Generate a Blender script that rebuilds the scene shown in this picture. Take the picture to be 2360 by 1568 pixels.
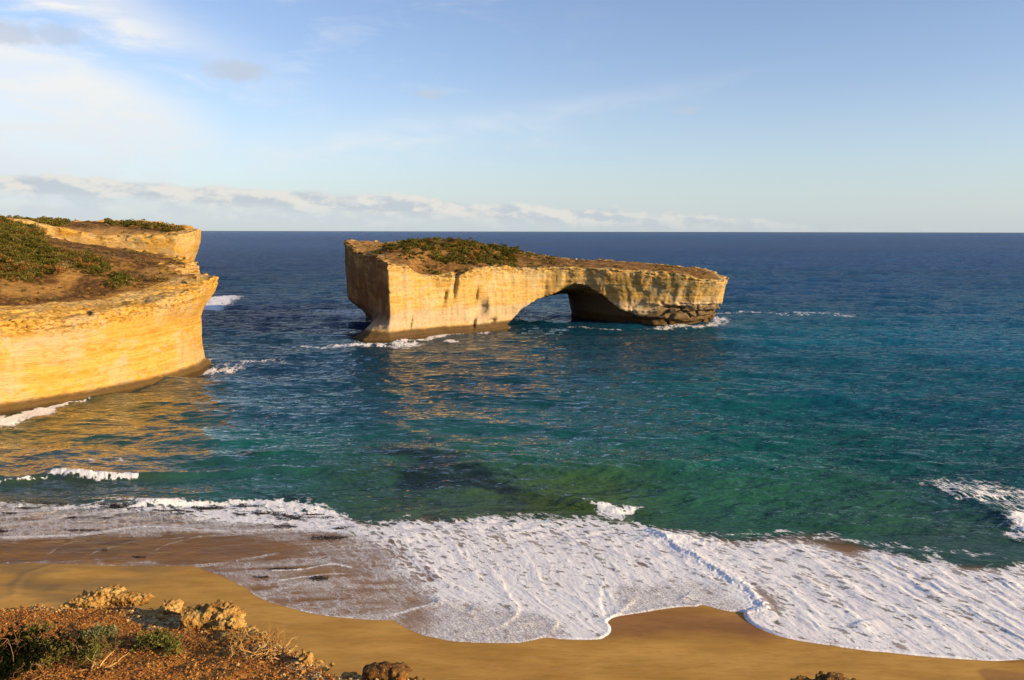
import bpy, math, random
import numpy as np
C = bpy.context.scene
for o in list(bpy.data.objects): bpy.data.objects.remove(o)

# ------------------------------------------------------------------ camera, sky, sun, exposure
F = 800.0; H = 40.0; PITCH = math.radians(7.75); ROLL = math.radians(0.12)
cam_d = bpy.data.cameras.new('camera'); cam = bpy.data.objects.new('camera', cam_d)
C.collection.objects.link(cam); C.camera = cam
cam_d.sensor_width = 36; cam_d.lens = F / 1024 * 36
cam_d.clip_start = 0.1; cam_d.clip_end = 200000
from mathutils import Matrix
cam.matrix_world = Matrix.Translation((0, 0, H)) @ Matrix.Rotation(math.pi/2 - PITCH, 4, 'X') @ Matrix.Rotation(ROLL, 4, 'Z')

SUN_EL = 17.0; SUN_AZ = 114.0          # azimuth clockwise from +Y (view direction)
C.view_settings.view_transform = 'Standard'; C.view_settings.look = 'None'
C.view_settings.exposure = 0.72; C.view_settings.gamma = 1
sun_d = bpy.data.lights.new('sun', 'SUN'); sun = bpy.data.objects.new('sun', sun_d)
C.collection.objects.link(sun)
sun_d.energy = 4.8; sun_d.angle = math.radians(0.55); sun_d.color = (1.0, 0.74, 0.41)
se, sa = math.radians(SUN_EL), math.radians(SUN_AZ)
sdir = np.array([math.sin(sa)*math.cos(se), math.cos(sa)*math.cos(se), math.sin(se)])
from mathutils import Vector
sun.rotation_euler = Vector(sdir).to_track_quat('Z', 'Y').to_euler()
C.cycles.max_bounces = 5; C.cycles.diffuse_bounces = 2; C.cycles.glossy_bounces = 3
C.cycles.transparent_max_bounces = 8; C.cycles.transmission_bounces = 2
C.cycles.caustics_reflective = False; C.cycles.caustics_refractive = False
C.cycles.sample_clamp_indirect = 4.0
C.cycles.use_denoising = True
try:
    C.cycles.denoiser = 'OPENIMAGEDENOISE'; C.cycles.denoising_input_passes = 'RGB_ALBEDO_NORMAL'; C.cycles.denoising_prefilter = 'ACCURATE'
except Exception: pass

# ------------------------------------------------------------------ node helpers
class NT:
    def __init__(s, tree):
        s.t = tree; s.n = tree.nodes; s.l = tree.links
    def node(s, typ, **kw):
        n = s.n.new(typ)
        for k, v in kw.items(): setattr(n, k, v)
        return n
    def put(s, sock, v):
        if v is None: return
        if isinstance(v, bpy.types.NodeSocket): s.l.new(v, sock)
        else:
            if isinstance(v, (tuple, list)) and sock.type == 'RGBA' and len(v) == 3: v = (*v, 1)
            sock.default_value = v
    def m(s, op, a, b=None, c=None, clamp=False):
        n = s.node('ShaderNodeMath', operation=op, use_clamp=clamp)
        s.put(n.inputs[0], a); s.put(n.inputs[1], b); s.put(n.inputs[2], c)
        return n.outputs[0]
    def add(s, a, b): return s.m('ADD', a, b)
    def sub(s, a, b): return s.m('SUBTRACT', a, b)
    def mul(s, a, b): return s.m('MULTIPLY', a, b)
    def ss(s, v, a, b, lo=0.0, hi=1.0):
        n = s.node('ShaderNodeMapRange', interpolation_type='SMOOTHSTEP')
        s.put(n.inputs[0], v); s.put(n.inputs[1], a); s.put(n.inputs[2], b); s.put(n.inputs[3], lo); s.put(n.inputs[4], hi)
        return n.outputs[0]
    def mix(s, f, a, b, mode='MIX'):
        n = s.node('ShaderNodeMix', data_type='RGBA', blend_type=mode)
        s.put(n.inputs[0], f); s.put(n.inputs[6], a); s.put(n.inputs[7], b)
        return n.outputs[2]
    def noise(s, vec, scale=1, detail=4, rough=0.55, dist=0, out=0):
        n = s.node('ShaderNodeTexNoise')
        if vec is not None: s.put(n.inputs['Vector'], vec)
        s.put(n.inputs['Scale'], scale); s.put(n.inputs['Detail'], detail); s.put(n.inputs['Roughness'], rough); s.put(n.inputs['Distortion'], dist)
        return n.outputs[out]
    def voro(s, vec, scale=1, feature='F1', out='Distance'):
        n = s.node('ShaderNodeTexVoronoi', feature=feature)
        s.put(n.inputs['Vector'], vec); s.put(n.inputs['Scale'], scale)
        return n.outputs[out]
    def map(s, vec, scale=(1,1,1), rot=(0,0,0), loc=(0,0,0)):
        n = s.node('ShaderNodeMapping'); s.put(n.inputs[0], vec)
        n.inputs[1].default_value = loc; n.inputs[2].default_value = rot; n.inputs[3].default_value = scale
        return n.outputs[0]
    def sep(s, v):
        n = s.node('ShaderNodeSeparateXYZ'); s.put(n.inputs[0], v); return n.outputs
    def comb(s, x, y, z):
        n = s.node('ShaderNodeCombineXYZ'); s.put(n.inputs[0], x); s.put(n.inputs[1], y); s.put(n.inputs[2], z); return n.outputs[0]
    def attr(s, name, out='Fac'):
        n = s.node('ShaderNodeAttribute'); n.attribute_name = name; return n.outputs[out]
    def bump(s, h, strength=1, dist=1, normal=None):
        n = s.node('ShaderNodeBump'); s.put(n.inputs['Height'], h); s.put(n.inputs['Strength'], strength); s.put(n.inputs['Distance'], dist)
        if normal is not None: s.put(n.inputs['Normal'], normal)
        return n.outputs[0]
ALB = 0.80                                   # one overall scale for the measured albedos
def material(name):
    m = bpy.data.materials.new(name); m.use_nodes = True
    t = NT(m.node_tree)
    for n in list(t.n): t.n.remove(n)
    t.out = t.node('ShaderNodeOutputMaterial')
    t.pos = t.node('ShaderNodeNewGeometry').outputs['Position']
    return m, t
def principled(t, col, rough=0.9, normal=None, spec=0.2):
    p = t.node('ShaderNodeBsdfPrincipled')
    col = t.mix(1.0, col, (ALB, ALB, ALB), 'MULTIPLY')
    t.put(p.inputs['Base Color'], col); t.put(p.inputs['Roughness'], rough); t.put(p.inputs['Specular IOR Level'], spec)
    if normal is not None: t.put(p.inputs['Normal'], normal)
    return p.outputs[0]

# ------------------------------------------------------------------ world: Nishita sky with procedural clouds
w = bpy.data.worlds.new('World'); C.world = w; w.use_nodes = True
t = NT(w.node_tree)
for n in list(t.n): t.n.remove(n)
sky = t.node('ShaderNodeTexSky', sky_type='NISHITA'); sky.sun_disc = False
sky.sun_elevation = se; sky.sun_rotation = sa
sky.altitude = 0; sky.air_density = 1.0; sky.dust_density = 0.6; sky.ozone_density = 1.6
SKYK = 0.085
d = t.node('ShaderNodeTexCoord').outputs['Generated']
dx, dy, dz = t.sep(d)
AZ = t.m('MULTIPLY', t.m('ARCTAN2', dx, dy), 57.2958)       # degrees, clockwise from the view axis
EL = t.m('MULTIPLY', t.m('ARCSINE', dz), 57.2958)
ae = t.comb(AZ, EL, 0.0)
skyc = t.mix(1.0, sky.outputs[0], (1.22, 1.16, 1.32), 'MULTIPLY')
# colours below are divided by the strength so that they read at the same exposure as the sky
def K(c): return tuple(v*0.78/SKYK for v in c)
# thin veil of cirrus
n1 = t.noise(t.map(ae, (0.05, 0.16, 1), (0, 0, 0.25)), 1, 6, 0.55, 0.6)
n2 = t.noise(t.map(ae, (0.16, 0.6, 1), (0, 0, -0.28)), 1, 6, 0.6, 0.4)
def blob(az, el, sx, sy, rot=0.0, warp=0.0):
    v = t.map(ae, (1, 1, 1), (0, 0, 0), (-az, -el, 0))
    if rot: v = t.map(v, (1, 1, 1), (0, 0, rot))
    x, y, _ = t.sep(v)
    if warp:
        x = t.add(x, t.mul(t.sub(n1, 0.5), warp)); y = t.add(y, t.mul(t.sub(n2, 0.5), warp*0.6))
    q = t.add(t.m('POWER', t.m('ABSOLUTE', t.mul(x, 1.0/sx)), 2.0), t.m('POWER', t.m('ABSOLUTE', t.mul(y, 1.0/sy)), 2.0))
    return t.m('POWER', 2.718, t.mul(q, -1.0))
veil = t.mul(t.m('MAXIMUM', t.ss(blob(-38, 7.4, 19, 5.2, 0.10, 9), .26, .52), t.mul(blob(-28, 14.0, 8.5, 1.7, 0.35, 8), 0.85)), 0.92)
veil2 = t.mul(blob(-11, 5.9, 14, 1.3, -0.12, 4), 0.40)
veil3 = t.mul(blob(4, 8.6, 12, 0.5, -0.14, 3.0), 0.12)
veil4 = t.mul(blob(-24, 17.6, 7.5, 1.5, 0.1, 8), 0.45)
vn = t.ss(n2, 0.32, 0.66)
veil = t.m('MAXIMUM', t.mul(veil, t.add(0.7, t.mul(vn, 0.45))), t.mul(t.add(t.add(veil2, veil3), veil4), t.add(0.3, t.mul(vn, 0.9))))
veil = t.m('MINIMUM', t.add(veil, t.mul(t.ss(n2, 0.5, 0.75), t.mul(t.ss(AZ, 14, -16), 0.26))), 1.0)
c = t.mix(veil, skyc, K((0.70, 0.705, 0.70)))
# pale band above the horizon
hz = t.ss(EL, 4.5, -0.2)
hz2 = t.ss(EL, 11.0, 0.0)
c = t.mix(t.mul(hz2, 0.48), c, K((0.37, 0.52, 0.63)))
c = t.mix(t.mul(hz, 0.5), c, K((0.46, 0.53, 0.56)))
# cumulus bank
puff = t.noise(t.map(ae, (0.31, 0.74, 1)), 1, 5, 0.48, 0.0)
puff_r = t.noise(t.map(ae, (0.31, 0.74, 1), (0, 0, 0), (0.16, 0.22, 0)), 1, 5, 0.48, 0.0)
fine = t.noise(t.map(ae, (1.6, 2.4, 1)), 1, 4, 0.55)
top = t.node('ShaderNodeFloatCurve')
t.put(top.inputs['Value'], t.m('MULTIPLY', t.add(AZ, 36), 1/72.0))
cv = top.mapping.curves[0]
pts = [(0.0, .40), (.10, .385), (.25, .33), (.42, .265), (.55, .2), (.68, .13), (.8, .05), (1.0, .0)]
cv.points[0].location = pts[0]; cv.points[-1].location = pts[-1]
for p in pts[1:-1]: cv.points.new(*p)
top.mapping.update()
ELT = t.mul(top.outputs[0], 8.8)                       # bank top, degrees
hh = t.sub(ELT, EL)                                     # >0 below the top
edge = t.add(t.add(hh, t.mul(t.sub(puff, 0.45), 1.5)), t.mul(t.sub(fine, 0.5), .7))
bank = t.ss(edge, 0.0, 0.38)
thin = t.ss(t.noise(t.map(ae, (0.3, 0.7, 1), (0, 0, 0), (3, 9, 0)), 1, 5, 0.55), 0.38, 0.60)
lower = t.ss(hh, 0.9, 1.5)
bank = t.mul(bank, t.sub(1.0, t.mul(lower, t.sub(0.75, t.mul(thin, 0.6)))))
bank = t.mul(bank, t.ss(EL, 0.05, 0.9, 0.35, 1.0))
lit = t.add(t.mul(t.sub(puff, puff_r), 5.0), t.add(t.mul(t.sub(fine, 0.5), 1.6), t.sub(0.62, t.mul(hh, 0.30))))
cc = t.mix(t.ss(lit, -0.1, 0.9), K((0.42, 0.465, 0.51)), K((0.62, 0.60, 0.56)))
cc = t.mix(t.mul(t.ss(hh, 0.9, 1.8), .6), cc, K((0.50, 0.56, 0.60)))
c = t.mix(t.mul(bank, t.ss(AZ, 34, -6, 0.25, 0.88)), c, cc)
# small grey cloudlets
def small(az, el, sx, sy, a):
    return t.mul(t.ss(t.sub(blob(az, el, sx, sy, 0, 0), t.mul(t.sub(fine, 0.35), 0.8)), 0.1, 0.75), a)
sm = t.m('MAXIMUM', small(-18.4, 10.3, 2.3, 0.75, 0.75), t.m('MAXIMUM', small(-31.5, 11.3, 2.6, .8, 0.7), small(-28.6, 11.5, 1.8, .7, 0.6)))
sm = t.m('MAXIMUM', sm, t.m('MAXIMUM', small(-5.7, 9.3, 1.3, .35, .6), t.mul(small(12.0, 8.1, 1.1, .3, .6), 0.8)))
c = t.mix(sm, c, K((0.43, 0.475, 0.55)))
bg = t.node('ShaderNodeBackground'); t.put(bg.inputs[0], c); bg.inputs[1].default_value = SKYK
wo = t.node('ShaderNodeOutputWorld'); t.l.new(bg.outputs[0], wo.inputs[0])

# ------------------------------------------------------------------ geometry helpers
def ray(xd, yd):
    """direction of the sight line through a point of the photograph (2359 x 1568 units)"""
    k = 1024/2359.0
    x = (np.asarray(xd, float)*k - 512)/F; y = (340 - np.asarray(yd, float)*k)/F
    c_, s_ = math.cos(ROLL), math.sin(ROLL)
    x, y = c_*x - s_*y, s_*x + c_*y
    return x, math.cos(PITCH) + y*math.sin(PITCH), -math.sin(PITCH) + y*math.cos(PITCH)
def at_y(xd, yd, Y):
    x, y, z = ray(xd, yd); return (float(x/y*Y), float(Y), float(H + z/y*Y))
def sand_z(x, y):
    q = 100.0 - 0.10*np.asarray(x) - np.asarray(y)
    return np.where(q > 0, 0.030*q, np.maximum(-8, 0.05*q)) 
def sand_full(x, y):
    return sand_z(x, y) + 0.05*fbm(x*.09, y*.2, 3.0, 3)*sstep(y, 110, 90) + 0.012*fbm(x*.5, y*1.2, 1.0, 2)
def on_sand(pts, lift=0.0):
    out = []
    for xd, yd in pts:
        x, y, z = ray(xd, yd); zz = 0.0
        for _ in range(6):
            tt = (zz + lift - H)/z; zz = max(0.0, float(sand_z(x*tt, y*tt)))
        out.append((float(x*tt), float(y*tt)))
    return np.array(out)
def cr1(p): return [(.34884*a, 460.7 + .34884*b) for a, b in p]      # units of enlarged looks at the photograph
def cr2(p): return [((1250 + a*.7415)*.57593, (900 + b*.7415)*.57593) for a, b in p]
def cr3(p): return [(.3571*a, 1008 + .3571*b) for a, b in p]
def cr4(p): return [(749 + .3417*a, 1094.6 + .3417*b) for a, b in p]
def cr5(p): return [(1555 + .3407*a, 1036.7 + .3407*b) for a, b in p]

_rs = np.random.RandomState(7)
_perm = np.tile(_rs.permutation(256), 3)
_g = _rs.normal(size=(256, 3)); _g /= np.linalg.norm(_g, axis=1)[:, None]; _g = _g.astype(np.float32)
def noise3(x, y, z):
    x = np.asarray(x, np.float32); y = np.asarray(y, np.float32); z = np.asarray(z, np.float32)
    x, y, z = np.broadcast_arrays(x, y, z)
    xi = np.floor(x).astype(np.int32); yi = np.floor(y).astype(np.int32); zi = np.floor(z).astype(np.int32)
    fx = x - xi; fy = y - yi; fz = z - zi
    u = fx*fx*fx*(fx*(fx*6-15)+10); v = fy*fy*fy*(fy*(fy*6-15)+10); w_ = fz*fz*fz*(fz*(fz*6-15)+10)
    xi &= 255; yi &= 255; zi &= 255
    res = 0
    for a in (0, 1):
        pa = _perm[xi+a]; wx = u if a else 1-u
        for b in (0, 1):
            pb = _perm[pa+yi+b]; wy = v if b else 1-v
            for c_ in (0, 1):
                g = _g[_perm[pb+zi+c_]]; wz = w_ if c_ else 1-w_
                res = res + wx*wy*wz*(g[..., 0]*(fx-a) + g[..., 1]*(fy-b) + g[..., 2]*(fz-c_))
    return res*1.6
def fbm(x, y, z, oct=4, gain=0.5, lac=2.03):
    r = 0; a = 1.0; s = 0
    for i in range(oct):
        r = r + a*noise3(x + 17.3*i, y - 9.1*i, z + 5.7*i); s += a; a *= gain
        x = np.asarray(x)*lac; y = np.asarray(y)*lac; z = np.asarray(z)*lac
    return r/s
def sstep(x, a, b):
    q = np.clip((x-a)/(b-a), 0, 1); return q*q*(3-2*q)
def poly_sd(x, y, P):
    """signed distance to a polygon, negative inside"""
    P = np.asarray(P, float); d2 = np.full(x.shape, 1e12); ins = np.zeros(x.shape, bool)
    for i in range(len(P)):
        ax, ay = P[i]; bx, by = P[(i+1) % len(P)]
        ex, ey = bx-ax, by-ay; L = ex*ex+ey*ey+1e-12
        tt = np.clip(((x-ax)*ex+(y-ay)*ey)/L, 0, 1)
        d2 = np.minimum(d2, (x-ax-tt*ex)**2 + (y-ay-tt*ey)**2)
        if by != ay:
            cnd = ((ay > y) != (by > y)) & (x < ex*(y-ay)/ey + ax); ins ^= cnd
    d_ = np.sqrt(d2); return np.where(ins, -d_, d_)
def line_d(x, y, P):
    """distance to a polyline, signed side offset, parameter 0..1"""
    P = np.asarray(P, float); seg = np.linalg.norm(np.diff(P, axis=0), axis=1); tot = seg.sum(); acc = 0
    best = np.full(x.shape, 1e12); side = np.zeros(x.shape); par = np.zeros(x.shape)
    for i in range(len(P)-1):
        ax, ay = P[i]; ex, ey = P[i+1]-P[i]; L = ex*ex+ey*ey+1e-12
        tt = np.clip(((x-ax)*ex+(y-ay)*ey)/L, 0, 1)
        dd = (x-ax-tt*ex)**2 + (y-ay-tt*ey)**2
        m_ = dd < best; best = np.where(m_, dd, best)
        side = np.where(m_, np.sign(ex*(y-ay)-ey*(x-ax)), side)
        par = np.where(m_, (acc+tt*seg[i])/tot, par); acc += seg[i]
    return np.sqrt(best), side, par
def smooth_line(P, n=6):
    P = np.asarray(P, float); out = []
    for i in range(len(P)-1):
        p0 = P[max(i-1, 0)]; p1 = P[i]; p2 = P[i+1]; p3 = P[min(i+2, len(P)-1)]
        for k in range(n):
            s = k/n
            out.append(0.5*((2*p1)+(-p0+p2)*s+(2*p0-5*p1+4*p2-p3)*s*s+(-p0+3*p1-3*p2+p3)*s**3))
    out.append(P[-1]); return np.array(out)
def tps(ctrl, lam=0.5):
    """thin-plate height field through (x, y, z) control points"""
    ctrl = np.array(ctrl, float); X = ctrl[:, :2]/50.0; n = len(X)
    def U(r2): return np.where(r2 > 0, r2*np.log(np.maximum(r2, 1e-12)), 0)
    Km = U(((X[:, None]-X[None])**2).sum(-1)) + lam*0.01*np.eye(n)
    Pm = np.hstack([np.ones((n, 1)), X]); A = np.zeros((n+3, n+3)); A[:n, :n] = Km; A[:n, n:] = Pm; A[n:, :n] = Pm.T
    wts = np.linalg.solve(A, np.concatenate([ctrl[:, 2], np.zeros(3)]))
    def f(x, y):
        x = np.asarray(x)/50.0; y = np.asarray(y)/50.0
        r = wts[n] + wts[n+1]*x + wts[n+2]*y
        for i in range(n): r = r + wts[i]*U((x-X[i, 0])**2+(y-X[i, 1])**2)
        return r
    return f
def idw(ctrl, x, y, p=2.5, ys=1.0):
    ctrl = np.array(ctrl, float); num = 0; den = 0
    for c_ in ctrl:
        w_ = 1.0/(((x-c_[0])**2 + ((y-c_[1])*ys)**2 + 4)**(p/2)); num = num + w_[:, None]*c_[2:][None]; den = den + w_
    return num/den[:, None]

def mesh_obj(name, V, Fq, mat, attrs={}, smooth=True, tris=False, coll=None, parent=None, loc=None):
    me = bpy.data.meshes.new(name); V = np.asarray(V, np.float32); Fq = np.asarray(Fq, np.int32)
    if loc is not None: V = V - np.asarray(loc, np.float32)
    k = Fq.shape[1]; n = len(Fq)
    me.vertices.add(len(V)); me.vertices.foreach_set('co', V.ravel())
    me.loops.add(n*k); me.loops.foreach_set('vertex_index', Fq.ravel())
    me.polygons.add(n); me.polygons.foreach_set('loop_start', np.arange(0, n*k, k, dtype=np.int32))
    me.polygons.foreach_set('loop_total', np.full(n, k, np.int32))
    me.polygons.foreach_set('use_smooth', np.full(n, smooth))
    me.update(calc_edges=True)
    for a, v in attrs.items():
        v = np.asarray(v, np.float32)
        if v.ndim == 1:
            at = me.attributes.new(a, 'FLOAT', 'POINT'); at.data.foreach_set('value', v)
        else:
            v4 = np.ones((len(V), 4), np.float32); v4[:, :3] = v
            at = me.attributes.new(a, 'FLOAT_COLOR', 'POINT'); at.data.foreach_set('color', v4.ravel())
    me.materials.append(mat)
    o = bpy.data.objects.new(name, me); C.collection.objects.link(o)
    if loc is not None: o.location = loc
    if parent is not None: o.parent = parent
    return o
def tag(o, label=None, cat=None, group=None, kind=None):
    for k, v in (('label', label), ('category', cat), ('group', group), ('kind', kind)):
        if v: o[k] = v
    return o
def surface_nets(vol, origin, h):
    nx, ny, nz = vol.shape; s = vol < 0
    acc = np.zeros((nx-1, ny-1, nz-1, 3), np.float32); cnt = np.zeros((nx-1, ny-1, nz-1), np.float32)
    corners = [(a, b, c_) for a in (0, 1) for b in (0, 1) for c_ in (0, 1)]
    tot = np.zeros((nx-1, ny-1, nz-1), np.int8)
    for a, b, c_ in corners: tot += s[a:nx-1+a, b:ny-1+b, c_:nz-1+c_]
    act = (tot > 0) & (tot < 8); idx = np.argwhere(act); N = len(idx)
    pos = np.zeros((N, 3)); cn = np.zeros(N)
    I, J, Kk = idx.T
    for a in corners:
        for ax in range(3):
            if a[ax] == 1: continue
            b = list(a); b[ax] = 1
            va = vol[I+a[0], J+a[1], Kk+a[2]]; vb = vol[I+b[0], J+b[1], Kk+b[2]]
            m_ = (va < 0) != (vb < 0); tt = np.where(m_, va/np.where(m_, va-vb, 1), 0)
            p = np.array(a, float)[None] + tt[:, None]*np.eye(3)[ax][None]
            pos += p*m_[:, None]; cn += m_
    V = (idx + pos/np.maximum(cn, 1)[:, None])*h + np.array(origin)
    vid = -np.ones((nx-1, ny-1, nz-1), np.int32); vid[I, J, Kk] = np.arange(N)
    quads = []
    for ax in range(3):
        sl0 = [slice(None)]*3; sl1 = [slice(None)]*3
        sl0[ax] = slice(0, -1); sl1[ax] = slice(1, None)
        ch = s[tuple(sl0)] != s[tuple(sl1)]; e = np.argwhere(ch)
        b_, c_ = [(1, 2), (2, 0), (0, 1)][ax]
        ok = (e[:, b_] > 0) & (e[:, c_] > 0) & (e[:, b_] < vol.shape[b_]-1) & (e[:, c_] < vol.shape[c_]-1); e = e[ok]
        flip = s[e[:, 0], e[:, 1], e[:, 2]]
        q = []
        for db, dc in ((1, 1), (0, 1), (0, 0), (1, 0)):
            ee = e.copy(); ee[:, b_] -= db; ee[:, c_] -= dc; q.append(vid[ee[:, 0], ee[:, 1], ee[:, 2]])
        q = np.stack(q, 1); q[~flip] = q[~flip][:, ::-1]
        quads.append(q[(q >= 0).all(1)])
    return V, np.concatenate(quads)
def grid_axes(x0, x1, y0, y1, z0, z1, h):
    return np.arange(x0, x1+h, h), np.arange(y0, y1+h, h), np.arange(z0, z1+h, h)

# ------------------------------------------------------------------ rock material
def rock_material(name, cream, ochre, orange, pale, soil_a, soil_b, band, streak=1.0, dark_base=2.0, pale_z=None):
    m, t = material(name)
    x, y, z = t.sep(t.pos)
    warp = t.noise(t.pos, 0.05, 3)
    zz = t.add(z, t.mul(warp, 3.0))
    vst = t.comb(t.mul(x, 0.03), t.mul(y, 0.03), t.mul(zz, 0.9))
    strata = t.noise(vst, 1.0, 5, 0.7)
    strata2 = t.noise(t.comb(t.mul(x, 0.08), t.mul(y, 0.08), t.mul(zz, 3.2)), 1.0, 3, 0.6)
    stv = t.comb(t.mul(x, 0.30), t.mul(y, 0.30), t.mul(z, 0.022))
    st1 = t.noise(stv, 1.0, 5, 0.62)
    pat = t.noise(t.map(t.pos, (1, 1, 1.5)), 0.075, 5, 0.6, 0.3)
    pat2 = t.noise(t.map(t.pos, (1, 1, 2.4)), 0.28, 5, 0.65, 0.4)
    col = t.mix(t.ss(strata, 0.40, 0.62), cream, ochre)
    col = t.mix(t.mul(t.ss(pat, 0.48, 0.60), 0.85), col, pale)
    crk = t.noise(t.comb(t.mul(x, 0.10), t.mul(y, 0.10), t.mul(zz, 1.5)), 1.0, 4, 0.6)
    col = t.mix(t.mul(t.ss(t.m('ABSOLUTE', t.sub(crk, 0.5)), 0.018, 0.004), t.mul(t.ss(pat2 if False else t.noise(t.pos, .12, 3), .45, .6), .55)), col, tuple(v*.35 for v in ochre))
    col = t.mix(t.mul(t.mul(t.ss(st1, 0.52, 0.70), 0.6*streak), t.ss(t.noise(t.pos, .06, 3), .42, .6)), col, orange)
    col = t.mix(t.mul(t.ss(pat2, 0.52, 0.70), 0.45), col, orange)
    col = t.mix(t.mul(t.ss(pat2, 0.46, 0.30), 0.45), col, pale)
    col = t.mix(t.mul(t.ss(strata2, 0.42, 0.30), 0.35), col, orange)
    ln = t.noise(t.comb(t.mul(x, 0.02), t.mul(y, 0.02), t.mul(t.add(z, t.mul(warp, 1.2)), 4.5)), 1.0, 2, 0.6)
    col = t.mix(t.mul(t.ss(ln, 0.56, 0.64), 0.28), col, pale); col = t.mix(t.mul(t.ss(ln, 0.42, 0.35), 0.30), col, tuple(v*.6 for v in ochre))
    if pale_z:
        f = t.mul(t.ss(zz, pale_z[0], pale_z[1]), t.ss(zz, pale_z[3], pale_z[2]))
        col = t.mix(t.mul(f, 0.65), col, pale_z[4])
    mo = t.noise(t.map(t.pos, (1, 1, 1.3)), 0.55, 6, 0.68, 0.5); mo2 = t.noise(t.map(t.pos, (1, 1, 1.6), (0, 0, 0), (9, 4, 2)), 0.17, 5, 0.6, 0.8)
    col = t.mix(t.mul(t.ss(mo, 0.54, 0.66), 0.50), col, pale); col = t.mix(t.mul(t.ss(mo, 0.44, 0.34), 0.50), col, orange)
    col = t.mix(t.mul(t.ss(mo2, 0.53, 0.64), 0.55), col, tuple(v*.86 for v in (0.60, 0.50, 0.33)))
    # weathered crumbly crust just under the rim
    crust = t.attr('crust')
    cn = t.noise(t.map(t.pos, (1, 1, 2.2)), 0.9, 5, 0.7)
    col = t.mix(t.mul(crust, t.ss(cn, 0.46, 0.60, 0, 0.75)), col, tuple(v*0.32 for v in ochre))
    col = t.mix(t.mul(crust, t.ss(cn, 0.50, 0.40, 0, 0.6)), col, cream)
    # wet dark foot
    foot = t.ss(t.add(z, t.mul(t.sub(pat2, 0.5), 2.4)), dark_base, dark_base-1.3)
    col = t.mix(t.mul(foot, 0.92), col, band)
    foot = t.ss(t.add(z, t.mul(t.sub(pat2, 0.5), t.add(0.8, t.mul(t.attr('wet_shade'), 0.8)))), t.add(dark_base, t.attr('wet_shade')), t.sub(t.add(dark_base, t.attr('wet_shade')), 1.3)); col = t.mix(t.mul(foot, 0.75), col, tuple(v*.55 for v in band))  # second dark band: wet rock plus shade painted into the colour
    col = t.mix(t.mul(t.attr('rust_shade'), t.ss(pat, .30, .55, .35, 1.0)), col, (0.20, 0.095, 0.030))  # brown stain that also paints shade onto the arch's left end
    wetf = t.ss(t.add(z, t.mul(t.sub(pat2, 0.5), 1.2)), 0.9, 0.2)
    col = t.mix(t.mul(wetf, 0.8), col, tuple(v*0.3 for v in band))
    # soil on the flat tops
    soil = t.attr('soil')
    sn = t.noise(t.pos, 0.10, 5, 0.6); sn2 = t.noise(t.pos, 0.8, 5, 0.65)
    sc = t.mix(t.ss(sn, 0.42, 0.60), soil_a, soil_b)
    sc = t.mix(t.mul(t.ss(sn2, 0.50, 0.64), 0.55), sc, tuple(v*1.7 for v in soil_b))
    sc = t.mix(t.mul(t.ss(sn2, 0.45, 0.32), 0.6), sc, tuple(v*0.55 for v in soil_a))
    sc = t.mix(t.m('MULTIPLY', t.attr('tone'), 0.9, clamp=True), sc, t.mix(t.ss(sn2, .35, .65), (0.40, 0.20, 0.055), (0.50, 0.29, 0.085)))
    nz = t.sep(t.node('ShaderNodeNewGeometry').outputs['Normal'])[2]
    sm_ = t.ss(t.add(t.mul(soil, 1.0), t.mul(t.sub(sn2, 0.5), 0.6)), 0.32, 0.55)
    sm_ = t.mul(sm_, t.ss(nz, 0.10, 0.35))
    col = t.mix(sm_, col, sc)
    bh = t.add(t.add(t.mul(t.noise(t.map(t.pos, (1, 1, 2.0)), 1.3, 6, 0.68), 0.45), t.mul(mo, .5)), t.add(t.mul(strata2, 0.22), t.mul(t.noise(t.comb(t.mul(x, 0.9), t.mul(y, 0.9), t.mul(z, 0.12)), 1, 4, 0.6), 0.28)))
    nb = t.bump(t.add(bh, t.add(t.mul(ln, .25), t.mul(t.ss(t.m('ABSOLUTE', t.sub(crk, 0.5)), 0.03, 0.0), -.15))), 0.5, 0.9)
    t.l.new(principled(t, col, 0.92, nb, 0.15), t.out.inputs[0])
    return m
M_arch = rock_material('arch_limestone', (0.66, 0.445, 0.150), (0.53, 0.31, 0.070), (0.42, 0.19, 0.028), (0.60, 0.45, 0.23),
                       (0.13, 0.065, 0.018), (0.28, 0.15, 0.042), (0.17, 0.105, 0.045), 0.8, 4.0,
                       (4.5, 6.0, 10.5, 13.0, (0.52, 0.42, 0.30)))
M_head = rock_material('headland_limestone', (0.68, 0.415, 0.095), (0.61, 0.310, 0.042), (0.54, 0.225, 0.018), (0.60, 0.43, 0.20),
                       (0.095, 0.046, 0.014), (0.24, 0.125, 0.030), (0.19, 0.115, 0.040), 0.9, 2.6)
# ------------------------------------------------------------------ the rock arch
def seen_at(P):
    """where a point of the land stands in the photograph's units, for laying out scrub from notes on the photograph"""
    X_, Y_, Z_ = P[:, 0], P[:, 1], P[:, 2]-H
    f_ = Y_*math.cos(PITCH) - Z_*math.sin(PITCH); u_ = Z_*math.cos(PITCH) + Y_*math.sin(PITCH)
    x_ = X_/f_; y_ = u_/f_; c_, s_ = math.cos(ROLL), math.sin(ROLL)
    x_, y_ = c_*x_+s_*y_, -s_*x_+c_*y_
    k = 1024/2359.0
    return (x_*F+512)/k, (340-y_*F)/k
def P2(pts, Y=None):
    return [at_y(*cr2([p])[0], yy) for p, yy in pts]
arch_base = [(-58, 296), (-53.5, 288.5), (-44.4, 289.4), (-36, 298.7), (-27, 306.5), (-16.5, 312.5), (-9, 318), (-3, 327), (4, 336), (16, 340), (30, 341), (45, 337.5), (62, 338), (77, 341), (85, 346), (89, 353), (88, 362), (82, 373),
             (60, 384), (30, 388), (-5, 393), (-45, 392), (-68, 388), (-69, 376), (-62.5, 358), (-57, 335), (-56, 312)]
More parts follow.
